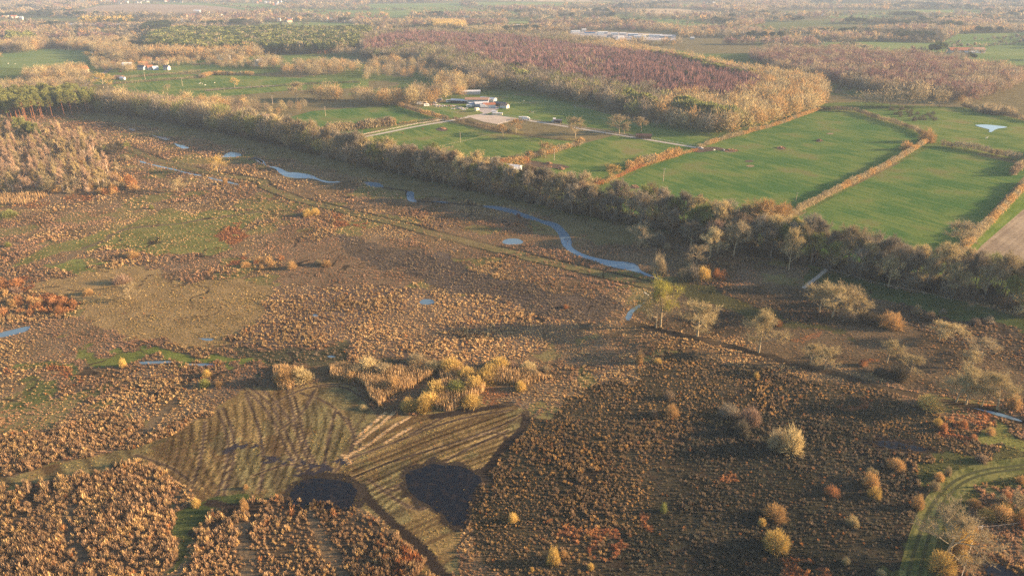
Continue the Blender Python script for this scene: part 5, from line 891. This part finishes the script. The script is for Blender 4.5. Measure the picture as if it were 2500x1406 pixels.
B = [('house', 'cream gabled house behind the left pastures', 313, 169, 12, 9, 5.2, 3.6, CREAM, TIN, .35, 1), ('house', 'orange-lit house at the far end of the lane', 207, 178, 9, 8, 5, 3.4, CREAM, TILE, .9, 1), ('house', 'white house lying alone in far fields', 482, 32, 22, 12, 6, 4, WHITE, TIN, 0, 1), ('house', 'small white gabled house in the upper left woods', 115, 38, 12, 9, 5, 6, WHITE, TILE, 1.4, 1), ('house', 'white house at the end of a far field', 2009, 41, 16, 11, 6, 5, WHITE, SLATE, 1.3, 1),
     ('house', 'pinkish white house left of the far track', 2038, 123, 15, 9, 6, 3, WHITE, TILE, .1, 1), ('barn', 'big white gabled barn in the left pastures', 634, 161, 14, 12, 5, 4, WHITE, TIN, 1.35, 1), ('barn', 'long white-grey barn by the left tree clump', 548, 146, 18, 8, 5, 2, WHITEM, TIN, .1, 0), ('shed', 'small white shed right of the white barn', 650, 158, 4, 4, 4, 1, WHITE, TIN, .1, 0), ('shed', 'blue-white shed beside the cream house', 380, 171, 7, 7, 2.5, 2.5, BLUEM, TIN, .6, 0), ('shed', 'white shed in front of the pine wood', 456, 142, 8, 5, 4, 1.5, WHITE, TIN, 0, 0), ('shed', 'tall white shed in front of the pine wood', 468, 141, 7, 6, 5, 2.5, WHITE, TIN, 0, 1),
     ('barn', 'low dark barn behind the golden tree', 251, 143, 26, 12, 4, 1.6, DARKW, GREENM, 0, 0), ('shed', 'brown roofed shed among the left hedges', 290, 192, 12, 5, 2.4, 1.4, BROWNW, RUSTY, -.15, 0), ('shed', 'pale shed beside the brown roofed one', 300, 195, 6, 4, 2.2, 1.2, WHITE, TIN, -.15, 0), ('shed', 'grey shed behind the belt at left', 615, 292, 14, 7, 3.2, 1, GREYB, TIN, .2, 0), ('shed', 'timber shed with orange side behind the belt', 655, 292, 12, 7, 3.4, 1.2, SM('orange_timber', (.38, .22, .12)), RUSTY, .2, 0),
     ('farmhouse', 'long low farm with orange roofs and white ends', 2350, 130, 52, 14, 5, 4, WHITE, TILE, .05, 1), ('barn', 'white fronted barn of the distant long farm', 2385, 130, 20, 12, 6, 3, WHITE, RUSTY, .05, 0), ('shed', 'small white shed before the distant long farm', 2364, 133, 16, 8, 3, 2, WHITE, TIN, .05, 0), ('house', 'pale yellow house behind the birch wood', 1264, 71, 16, 12, 7, 3, CREAM, TIN, .1, 1), ('house', 'long yellowish terrace behind the birch wood', 1320, 76, 34, 12, 6, 4, CREAM, SLATE, .1, 1), ('barn', 'white barn roof above the poplars', 1140, 43, 24, 12, 5, 1.5, WHITE, TIN, 0, 0), ('barn', 'pink-brown long barn above the poplars', 1172, 36, 50, 12, 5, 3, BRICK, RUSTY, -.1, 0), ('barn', 'cream barn right of the poplars', 1195, 52, 18, 12, 5, 2, CREAM, TIN, 0, 0),
     ('barn', 'open pale roofed barn behind the farmyard', 1148, 230, 22, 9, 3.2, 1, GREYB, TIN, .1, 0), ('barn', 'rust and white roofed barn in the middle of the farmyard', 1165, 252, 24, 10, 4, 1.6, GREYB, RUSTY, -.05, 0), ('stable', 'grey steel stable right of the rusty barn', 1192, 249, 17, 7, 3.4, 1.2, GREYB, TIN, -.5, 0), ('stable', 'dark long shed left of the rusty barn', 1122, 252, 18, 5, 2.8, 1.2, DARKW, TIN, -.35, 0), ('stable', 'light blue container shed in the farmyard', 1160, 259, 12, 3, 3, .4, BLUEM, TIN, 0, 0), ('shed', 'grey roofed workshop at the yard centre', 1176, 260, 14, 8, 3.2, 1.4, GREYB, TIN, .2, 0),
     ('shed', 'orange topped shed beside the yard', 1194, 262, 12, 6, 2.8, 1.5, WHITE, TILE, .15, 0), ('shed', 'dark roofed stable at the right of the yard', 1222, 259, 14, 5, 2.8, 1.2, DARKW, SLATE, -.6, 0), ('shed', 'white ended shed at the right of the yard', 1232, 264, 8, 5, 2.8, 1.4, WHITE, RUSTY, -.6, 0), ('stable', 'brown field shelter beside the farm drive', 1571, 338, 12, 5, 2.6, 1.0, BROWNW, SM('brown_roof', (.12, .07, .06)), -.18, 0), ('shed', 'dark shelter beside a white box on the drive', 1362, 300, 7, 4, 2.4, .6, DARKW, SLATE, -.1, 0),
     ('shed', 'white square shed behind the belt', 1255, 424, 8, 6, 3.6, .8, WHITE, WHITEM, .1, 0), ('shed', 'white roofed lean-to behind the square shed', 1248, 414, 14, 4, 3, .5, WHITEM, WHITEM, -.45, 0), ('shed', 'white low hut at the arena gate', 1207, 279, 5, 3, 2.6, .6, CREAM, TIN, -.1, 0), ('shed', 'long pale water trough shelter at the arena', 1215, 281, 9, 2.5, 1.8, .4, CREAM, TIN, -.1, 0), ('shed', 'cream box hut beside the arena fence', 1277, 292, 7, 2.5, 2.2, .4, CREAM, TIN, -.1, 0)]
for nm, lab, px, py, a, b, h, rh, wl, rf, rz, dt in B: gable(nm, lab, {'house': 'house', 'farmhouse': 'house', 'barn': 'barn', 'stable': 'stable', 'shed': 'shed'}[nm], px, py, a, b, h, rh, wl, rf, rz, None, bool(dt), chim=bool(dt) and nm != 'barn')
for i, (px, L) in enumerate(((168, 45), (190, 20), (254, 60), (283, 28), (305, 26), (329, 70), (357, 40))): gable('greenhouse', ['short white glasshouse, leftmost of the distant row', 'tiny glasshouse in the distant row', 'long blue-white glasshouse in the distant row', 'white glasshouse right of the blue-white one', 'narrow glasshouse behind dark cypresses', 'longest white glasshouse in the distant row', 'last glasshouse at the right of the distant row'][i], 'glasshouse', px, 63, L, 12, 3, 2, WHITEM, TIN, .02, None, False)
for i in range(22):
    px, py = random.choice([(random.uniform(350, 470), random.uniform(137, 148)), (random.uniform(225, 330), random.uniform(128, 168)), (random.uniform(335, 420), random.uniform(150, 172)), (random.uniform(60, 200), random.uniform(186, 206))])
    gable('cottage', 'cottage half hidden by garden trees in the left settlement', 'house', px, py, random.choice((7, 10, 12)), 6.5, 3.6, 2.6, *random.choice(vm), random.uniform(-.6, .6), 'cottages of the left settlement')
# industrial yard beyond the birch wood
IND = [(1405, 80, 40, 18, TIN), (1425, 79, 20, 16, WHITEM), (1440, 82, 45, 20, RUSTY), (1466, 86, 26, 18, WHITEM), (1478, 83, 18, 14, WHITEM), (1500, 85, 30, 14, TIN), (1520, 86, 26, 12, WHITEM), (1545, 88, 40, 14, TIN), (1562, 93, 48, 22, TIN), (1575, 90, 26, 14, CREAM), (1600, 90, 55, 16, TIN), (1625, 92, 50, 14, WHITEM), (1488, 92, 20, 10, SLATE), (1515, 94, 26, 10, WHITEM), (1690, 97, 16, 8, WHITEM)]
sheet('works_yard', Gp([(1390, 78), (1400, 90), (1500, 98), (1650, 100), (1650, 86), (1500, 79)]), .09, SM('concrete_yard', (.34, .31, .29)))
for i, (px, py, a, b, rf) in enumerate(IND): gable('warehouse', ['warehouse at the left end of the bright works yard', 'tall white unit near the left of the works yard', 'reddish roofed shed in the works yard', 'brightest white block of the works yard', 'narrow white unit behind the brightest block', 'grey roofed unit left of the yard centre', 'white unit at the yard centre', 'long grey unit right of the yard centre', 'largest pale grey hall of the works yard', 'cream fronted unit of the works yard', 'long grey shed at the right of the works yard', 'long white shed at the right of the works yard', 'dark low store at the front of the works yard', 'white low store at the front of the works yard', 'lone white hut right of the works yard'][i], 'warehouse', px, py, a * .5, b * .6, 6 if i in (1, 3) else 3.6, 1.0, (WHITEM, GREYB, BLUEM, WHITEM, GREYB)[i % 5] if rf != CREAM else CREAM, rf, random.uniform(-.2, .2), None, False)

# ------------------------------------------------------------------ caravans, vehicles, scrap
def wheels(t, xs_, y, r=.34):
    if 'wheel' not in _bm:
        _bm['wheel'] = MB().bar((0, -.1, 0), (0, .1, 0), 1, n=12).mesh('wheel', TYRE); _bm['rim'] = MB().bar((0, -.115, 0), (0, .115, 0), .55, n=10).mesh('rim', GREYB)
    for x in xs_:
        for s in (-1, 1): w_ = obj('wheel', _bm['wheel'], t, (x, s * y, r)); w_.scale = (r, 1, r); obj('rim', _bm['rim'], w_)
def profile(pts, hw, mat, name):   # side outline extruded across
    m = MB(); n = len(pts); m.poly([(x, -hw, z) for x, z in pts] + [(x, hw, z) for x, z in pts], [tuple(range(n)), tuple(range(2 * n - 1, n - 1, -1))] + [(i, (i + 1) % n, n + (i + 1) % n, n + i) for i in range(n)]); return m.mesh(name, mat)
def vehicle(kind, lab, px, py, rz, mat):
    x, y = G(px, py); key = (kind, mat.name)
    if kind == 'caravan':
        t = thing('caravan', lab, 'caravan', (x, y, 0), rz); obj('body', _bm.setdefault(key, profile([(-2.6, .5), (2.6, .5), (2.9, 1.3), (2.5, 2.5), (-2.3, 2.6), (-2.8, 1.6)], 1.1, mat, 'body')), t)
        for s in (-1.12, 1.12): obj('window', _bm.setdefault('cw', MB().box(-1.6, -.02, 0, 1.6, .02, .6).mesh('window', GLASS)), t, (0, s, 1.4))
        wheels(t, (0,), 1.0); obj('tow_bar', _bm.setdefault('tow', MB().bar((2.7, 0, .5), (3.9, 0, .5), .06).mesh('tow_bar', GREYB)), t)
    elif kind == 'car':
        t = thing('car', lab, 'car', (x, y, 0), rz); obj('body', _bm.setdefault(key, profile([(-2.1, .3), (2.1, .3), (2.15, .75), (1.2, .92), (.6, 1.42), (-1.2, 1.45), (-1.9, .95), (-2.15, .8)], .85, mat, 'body')), t)
        for s in (-.86, .86): obj('window', _bm.setdefault('carw', profile([(.95, .93), (.5, 1.36), (-1.1, 1.38), (-1.6, .95)], .01, GLASS, 'window')), t, (0, s, 0))
        wheels(t, (-1.3, 1.3), .8)
    else:
        t = thing('lorry', lab, 'lorry', (x, y, 0), rz); obj('box', _bm.setdefault(key, MB().box(-3.4, -1.2, .9, 1.7, 1.2, 3.3).mesh('box', mat)), t); obj('cab', _bm.setdefault(key + ('c',), profile([(1.8, .5), (3.6, .5), (3.6, 1.5), (3.2, 2.5), (1.8, 2.6)], 1.1, mat, 'cab')), t); obj('window', _bm.setdefault('lw', MB().box(3.3, -1.0, 1.55, 3.58, 1.0, 2.1).mesh('window', GLASS)), t); wheels(t, (-2.2, 2.7), 1.1, .45)
    return t
for a in (('caravan', 'white caravan at the left end of the yard', 1024, 256, .2, WHITEM), ('caravan', 'cream caravan beside the leftmost white one', 1036, 255, 0, CREAM), ('caravan', 'small white caravan in front of the cream one', 1041, 260, .4, WHITEM), ('caravan', 'rounded white caravan under the farm trees', 1095, 250, .1, WHITEM), ('caravan', 'yellowish caravan right of the rounded one', 1109, 250, 0, CREAM), ('caravan', 'white caravan beside the long dark shed', 1132, 252, -.2, WHITEM), ('caravan', 'white caravan in front of the blue container', 1145, 262, .1, WHITEM), ('caravan', 'white caravan at the front corner of the yard', 1152, 261, .5, WHITEM), ('caravan', 'white caravan behind the yard centre', 1186, 256, .2, WHITEM),
          ('lorry', 'yellow lorry at the front of the yard', 1164, 272, 1.2, CREAM), ('lorry', 'white box lorry among the yard sheds', 1180, 264, .1, WHITEM), ('car', 'small pale car on the grass before the yard', 1132, 269, .2, WHITEM), ('car', 'grey car left of the yard sheds', 1118, 266, 0, GREYB), ('car', 'silver car in front of the yard', 1125, 265, 0, GREYB), ('car', 'pale car near the big farm oaks', 1062, 253, 0, WHITE), ('car', 'dark car beside the oaks', 1072, 252, .4, DARKW), ('caravan', 'white caravan in shade behind the oaks', 1073, 247, 0, GREYB), ('car', 'white car on the drive by the shelter', 1352, 299, 0, WHITEM),  # white caravan behind the oaks: grey body colour paints its shade
          ('lorry', 'white horsebox beside the dark shelter', 1353, 298, 1.5, WHITEM), ('car', 'red car at the foot of the belt', 1393, 466, .4, REDM), ('car', 'pale car next to the red one', 1384, 468, 1.2, WHITEM), ('caravan', 'yellow caravan on the scrap heap', 1345, 440, .3, YEL), ('caravan', 'white caravan left of the scrap heap', 1312, 434, 1.4, WHITEM), ('caravan', 'white caravan behind the square shed', 1228, 416, .1, WHITEM), ('car', 'red car outside the cream house', 293, 176, .1, REDM), ('caravan', 'white caravan right of the cream house', 372, 156, .1, WHITEM), ('caravan', 'bigger white caravan above the pastures', 402, 153, 0, WHITEM), ('caravan', 'white caravan near the brown-roofed hut', 366, 145, .2, WHITEM), ('caravan', 'white caravan by the lane end', 352, 146, .1, CREAM),
          ('caravan', 'first of the pale vans in front of the pine wood', 405, 140, 0, GREYB), ('caravan', 'second of the pale vans in front of the pine wood', 415, 140, 0, GREYB), ('caravan', 'third of the pale vans in front of the pine wood', 428, 139, 0, GREYB), ('car', 'white car waiting at the gate of the drive', 1710, 364, -.2, WHITEM), ('lorry', 'small white truck on the farm drive', 1284, 294, -.15, WHITEM), ('car', 'white car parked on the left lane', 640, 213, .1, WHITEM), ('caravan', 'white van left of the timber shed', 622, 288, 0, WHITEM)): vehicle(*a)
for i in range(15): vehicle('car', 'parked car glinting in the works yard', 1490 + i * 9 + random.uniform(-3, 3), random.uniform(88, 97), random.random() * 3, random.choice([WHITEM, GREYB, DARKW]))['group'] = 'cars parked in the works yard'
def heap(name, lab, px, py, w_, d_, h_, mats, n=90, rz=0.0):
    x, y = G(px, py); t = thing(name, lab, 'heap', (x, y, 0), rz)
    for k, mt in enumerate(mats):
        m = MB()
        for i in range(n // len(mats)):
            a, r = random.random() * 6.28, math.sqrt(random.random()); cx, cy = math.cos(a) * r * w_ / 2, math.sin(a) * r * d_ / 2; z = h_ * (1 - r) * random.random(); s = random.uniform(.2, .8); q = len(m.v); m.box(cx - s, cy - s * .6, z, cx + s, cy + s * .6, z + s * .7)
            ca, sa = math.cos(a), math.sin(a); m.v[q:] = [(cx + (p[0] - cx) * ca - (p[1] - cy) * sa, cy + (p[0] - cx) * sa + (p[1] - cy) * ca, p[2] + (p[0] - cx) * .3 * sa) for p in m.v[q:]]
        obj('rubble', m.mesh(name, mt), t)
    return t
heap('scrap_heap', 'grey and white scrap heap behind the belt trees', 1372, 452, 24, 14, 2.0, [SCRAP, WHITE, GREYB, BROWNW], 320, -.5); heap('timber_heap', 'pale timber heap beside the square shed', 1272, 421, 9, 5, 1.4, [TIMB, WHITE], 50); heap('timber_heap', 'boards and rubbish stacked below the farm oaks', 1090, 260, 24, 6, 1.2, [TIMB, RUSTY, GREYB], 90, .1)
heap('junk_heap', 'junk heap along the front of the yard', 1122, 266, 18, 5, 1, [SCRAP, TIMB, WHITE], 70); heap('junk_heap', 'junk heap behind the caravans at the yard end', 1058, 257, 14, 5, 1, [SCRAP, RUSTY, WHITE], 60)
for px, py, w_, lab in ((1783, 368, 11, 'round tan dung heap in the big field'), (1908, 362, 6, 'dark bonfire heap in the big field'), (1550, 457, 5, 'small burnt heap near the belt'), (2000, 344, 4, 'little brown heap in the upper field'), (1340, 400, 4, 'pink earth heap on the muddy ground'), (1339, 408, 4, 'grey rubble heap on the muddy ground'), (1370, 413, 5, 'flat rubble heap near the scrap'), (1080, 315, 7, 'orange muck heap in the middle pasture')): heap('muck_heap', lab, px, py, w_, w_ * .8, 1.2, [SM('dung', (.30, .18, .10)), BROWNW], 60)

# ------------------------------------------------------------------ power poles
pm = MB().bar((0, 0, 0), (0, 0, 9), .19, .13, 6).mesh('pole', POLEM); am = MB().box(-1.15, -.08, 8.45, 1.15, .08, 8.65).mesh('crossarm', POLEM); im = MB().bar((0, 0, 0), (0, 0, .3), .07, .05, 6).mesh('insulator', WHITEM)
for px, b, t, lab in ((1619, 443, 415, 'power pole standing in the middle of the big field'), (1943, 492, 472, 'power pole half hidden by the long tan hedge'), (2366, 594, 553, 'power pole leaning beside the ploughed field'), (1124, 348, 325, 'power pole in the middle pasture'), (795, 284, 264, 'power pole in the left green pasture'), (939, 302, 288, 'power pole behind the orange thicket'), (1353, 392, 366, 'power pole at the field gate corner'), (355, 195, 179, 'thin power pole in the left pastures'), (446, 211, 193, 'leaning power pole in the left pastures'), (548, 224, 213, 'power pole beside the lane'), (666, 256, 237, 'power pole by the pasture trees'), (273, 168, 156, 'power pole at the end of the lane'), (169, 126, 117, 'power pole in the pale far field'), (1368, 305, 296, 'short pole beside the paddock rails')):
    x, y = G(px, b); s = (b - t) / mpp(b) / 8.8; e = thing('power_pole', lab, 'power pole', (x, y, 0), random.uniform(-.5, .3), None, s); obj('pole', pm, e); obj('crossarm', am, e)
    for q in (-.95, 0, .95): obj('insulator', im, e, (q, 0, 8.65))
# ------------------------------------------------------------------ fences: posts and rails
def fence(pts, lab, step=3.0, h=1.2, rails=2, mat=TIMB, name='fence', pr=.07):
    L = resample(Gp(pts), step)[:100]; o = L[0]; t = thing(name, lab, 'fence', (o.x, o.y, 0)); R = MB(); pk = ('post', h, pr, mat.name)
    if pk not in _bm: _bm[pk] = MB().bar((0, 0, 0), (0, 0, h), pr, n=4).mesh('post', mat)
    for i, p in enumerate(L):
        q = p - o; obj('post', _bm[pk], t, (q.x, q.y, 0))
        if i:
            a = L[i - 1] - o
            for k in range(rails): z = h * (.9 - k * .42); R.bar((a.x, a.y, z), (q.x, q.y, z), .035 if pr < .1 else .05, n=4)
    obj('rails', R.mesh('rails', mat), t)
TW = SM('white_timber', (.68, .62, .54))
fence([(1200, 279), (1262, 288), (1400, 310), (1560, 335), (1700, 358)], 'pale post and rail fence on the upper side of the farm drive', 4, 1.3, 2, TW, pr=.12); fence([(1262, 294), (1400, 315), (1560, 341), (1690, 362)], 'lower fence beside the farm drive', 6, 1.2, 2)
fence([(1215, 306), (1265, 293)], 'fence round the front of the sand arena', 3, 1.3, 2, TW, pr=.1); fence([(870, 334), (1020, 304), (1086, 294)], 'fence along the left part of the track', 4, 1.2, 2, TW, pr=.1); fence([(1055, 294), (1064, 297), (1080, 292)], 'white gate and rails at the track junction', 2, 1.3, 3, TW, pr=.14); fence([(1065, 291), (1090, 295)], 'white rails above the track junction', 2, 1.3, 3, TW, pr=.14)
fence([(1065, 362), (1130, 348), (1200, 330)], 'wire fence between the middle pastures', 6, 1.2, 1); fence([(1240, 268), (1340, 278), (1460, 290), (1560, 312)], 'paddock fence across the upper paddocks', 6, 1.2, 1, TW); fence([(1240, 256), (1330, 250), (1366, 245)], 'far paddock fence below the great wood', 6, 1.2, 1, TW); fence([(1140, 278), (1060, 272), (1010, 262)], 'paddock fence below the caravans', 5, 1.2, 1, TW); fence([(1300, 236), (1360, 262), (1500, 292)], 'slanting fence in the upper paddocks', 7, 1.2, 1)
fence([(1958, 703), (1990, 682), (2016, 658)], 'pale paired rail of the boardwalk below the belt', 2.2, 1.3, 2, TIMB, pr=.07); fence([(1964, 706), (1996, 685), (2022, 660)], 'second rail of the boardwalk below the belt', 2.2, 1.3, 2, TIMB, pr=.07)
fence([(2016, 660), (2130, 694), (2240, 716), (2340, 742)], 'wire fence at the foot of the belt', 5, 1.2, 1); fence([(2080, 742), (2160, 775), (2300, 825), (2460, 880)], 'posts along the green heath track', 14, 1.3, 1)
fence([(2386, 1296), (2397, 1293)], 'short white rail at the fence corner', 1.2, 1.5, 1, SM('white_timber2', (.8, .72, .62)), pr=.09); fence([(2386, 1297), (2372, 1330), (2340, 1430)], 'long timber fence down to the bottom edge', 2.5, 1.3, 1, TW, pr=.06); fence([(2397, 1294), (2430, 1292), (2520, 1280)], 'post fence running to the right edge', 4, 1.3, 1, TIMB, pr=.06)
m = MB(); a = Vector(G(1961, 705)); b = Vector(G(2019, 659)); n = int((b - a).length / .35); d = (b - a).normalized(); nn = Vector((-d.y, d.x))
for i in range(n):
    p = a + d * i * .35; q = p + d * .28; m.poly([(*(p - nn * .75), .25), (*(p + nn * .75), .25), (*(q + nn * .75), .25), (*(q - nn * .75), .25), (*(p - nn * .75), .31), (*(p + nn * .75), .31), (*(q + nn * .75), .31), (*(q - nn * .75), .31)], [(0, 3, 2, 1), (4, 5, 6, 7), (0, 1, 5, 4), (1, 2, 6, 5), (2, 3, 7, 6), (3, 0, 4, 7)])
tag(obj('boardwalk', m.mesh('boardwalk', TIMB)), 'narrow pale boardwalk crossing the heath below the belt', 'boardwalk')

# ------------------------------------------------------------------ animals
def skinned(name, vs, es, mat):
    me = bpy.data.meshes.new(name); me.from_pydata([v[:3] for v in vs], es, []); me.materials.append(mat); o = bpy.data.objects.new(name, me); COL.objects.link(o)
    sk_ = o.modifiers.new('skin', 'SKIN'); 
    if not me.skin_vertices: me.skin_vertices.new()
    for i, v in enumerate(vs): me.skin_vertices[0].data[i].radius = (v[3], v[3])
    me.skin_vertices[0].data[0].use_root = True; sb = o.modifiers.new('sub', 'SUBSURF'); sb.levels = 1; sb.render_levels = 1
    dg = bpy.context.evaluated_depsgraph_get(); nm = bpy.data.meshes.new_from_object(o.evaluated_get(dg)); bpy.data.objects.remove(o); nm.name = name; return nm
def beast(kind, mat):
    if kind == 'horse':
        v = [(0, 0, 1.25, .30), (.55, 0, 1.25, .30), (-.6, 0, 1.3, .29), (.85, 0, 1.5, .2), (1.15, 0, 1.85, .13), (1.3, 0, 1.95, .13), (1.6, 0, 1.72, .08), (-.9, 0, 1.3, .08), (-1.0, 0, .8, .06)]; lg = [(1, .6, .16), (1, .6, -.16), (2, -.62, .16), (2, -.62, -.16)]; e = [(0, 1), (0, 2), (1, 3), (3, 4), (4, 5), (5, 6), (2, 7), (7, 8)]; H1, H2 = .62, .04; r = (.11, .055, .06)
    else:
        v = [(0, 0, .62, .24), (.3, 0, .62, .22), (-.35, 0, .62, .23), (.5, 0, .8, .12), (.68, 0, .88, .09), (.82, 0, .8, .05)]; lg = [(1, .3, .12), (1, .3, -.12), (2, -.35, .12), (2, -.35, -.12)]; e = [(0, 1), (0, 2), (1, 3), (3, 4), (4, 5)]; H1, H2 = .32, .03; r = (.06, .035, .035)
    for b_, x, y in lg:
        i = len(v); back = -.07 if x < 0 else .02; v += [(x, y, H1 + .3 * (kind == 'horse') + .1, r[0]), (x + back, y, H1, r[1]), (x, y, H2, r[2])]; e += [(b_, i), (i, i + 1), (i + 1, i + 2)]
    return skinned(kind, v, e, mat)
hm = {'brown': beast('horse', SM('bay_coat', (.16, .08, .04))), 'white': beast('horse', SM('grey_coat', (.6, .57, .52))), 'dark': beast('horse', SM('black_coat', (.03, .025, .02)))}; shm = beast('sheep', SM('fleece', (.6, .56, .48)))
for px, py, c, lab in ((1033, 318, 'brown', 'brown horse grazing in the middle pasture'), (983, 328, 'brown', 'small brown horse near the track end'), (955, 330, 'dark', 'dark horse behind the orange thicket'), (1310, 242, 'dark', 'dark horse in the far paddock'), (1405, 265, 'white', 'white horse in the upper paddock'), (1279, 249, 'white', 'white horse left in the far paddock'), (1357, 271, 'dark', 'dark horse in the upper paddock'), (1744, 370, 'white', 'white horse on the mud by the gate'), (1740, 367, 'brown', 'brown horse on the mud by the gate'), (1767, 370, 'white', 'white horse beside the tan dung heap'), (1294, 276, 'brown', 'brown horse at the paddock feeders'), (1300, 277, 'white', 'white horse at the paddock feeders'), (2408, 340, 'white', 'white horse below the pond')):
    x, y = G(px, py); t = obj('horse', hm[c], None, (x, y, 0)); t.rotation_euler.z = random.random() * 6.28; tag(t, lab, 'horse')
for i, (px, py) in enumerate(((490, 205), (494, 207), (499, 209), (501, 210), (524, 204), (487, 206), (612, 163), (20, 157), (37, 158))):
    x, y = G(px, py); t = obj('sheep', shm, None, (x, y, 0)); t.rotation_euler.z = random.random() * 6.28; t.scale = (1.5,) * 3; tag(t, 'white sheep grazing in the left pastures', 'sheep', 'sheep in the left pastures')
m = MB(); m.poly([(0, 0, 0), (.1, .09, .03), (.32, .02, .04), (.1, -.09, .03), (-.3, .06, .02), (-.3, -.06, .02), (.1, 0, .1), (.1, 0, -.07), (-.25, 0, -.02)], [(2, 1, 6), (2, 6, 3), (2, 7, 1), (2, 3, 7), (6, 1, 4), (6, 4, 8), (6, 8, 5), (6, 5, 3), (7, 4, 1), (7, 8, 4), (7, 5, 8), (7, 3, 5)])
for s in (-1, 1): m.poly([(.15, s * .05, .05), (-.1, s * .05, .04), (.1, s * .6, .3), (-.12, s * .5, .25), (-.1, s * 1.1, .2), (-.2, s * 1.05, .19)], [(0, 2, 3, 1), (2, 4, 5, 3)])
x, y = G(1578, 718, 9); t = obj('gull', m.mesh('gull', WHITEM), None, (x, y, 9)); t.rotation_euler = (.5, 0, 1.2); tag(t, 'white gull flying left of the yellow-green treetop', 'bird')

# ------------------------------------------------------------------ haze
hz = MB().box(-9600, -700, -1, 9600, 9700, 126).mesh('haze', None); hz.materials.clear()
mh, t = newmat('winter_haze'); ho = N(t, 'ShaderNodeOutputMaterial'); pv = N(t, 'ShaderNodeVolumePrincipled'); pv.inputs['Color'].default_value = (.50, .66, .90, 1); pv.inputs['Density'].default_value = .00012; pv.inputs['Anisotropy'].default_value = 0
t.links.new(pv.outputs[0], ho.inputs['Volume']); hz.materials.append(mh); o = obj('haze', hz); o['kind'] = 'stuff'; o['label'] = 'pale winter haze over the plain'
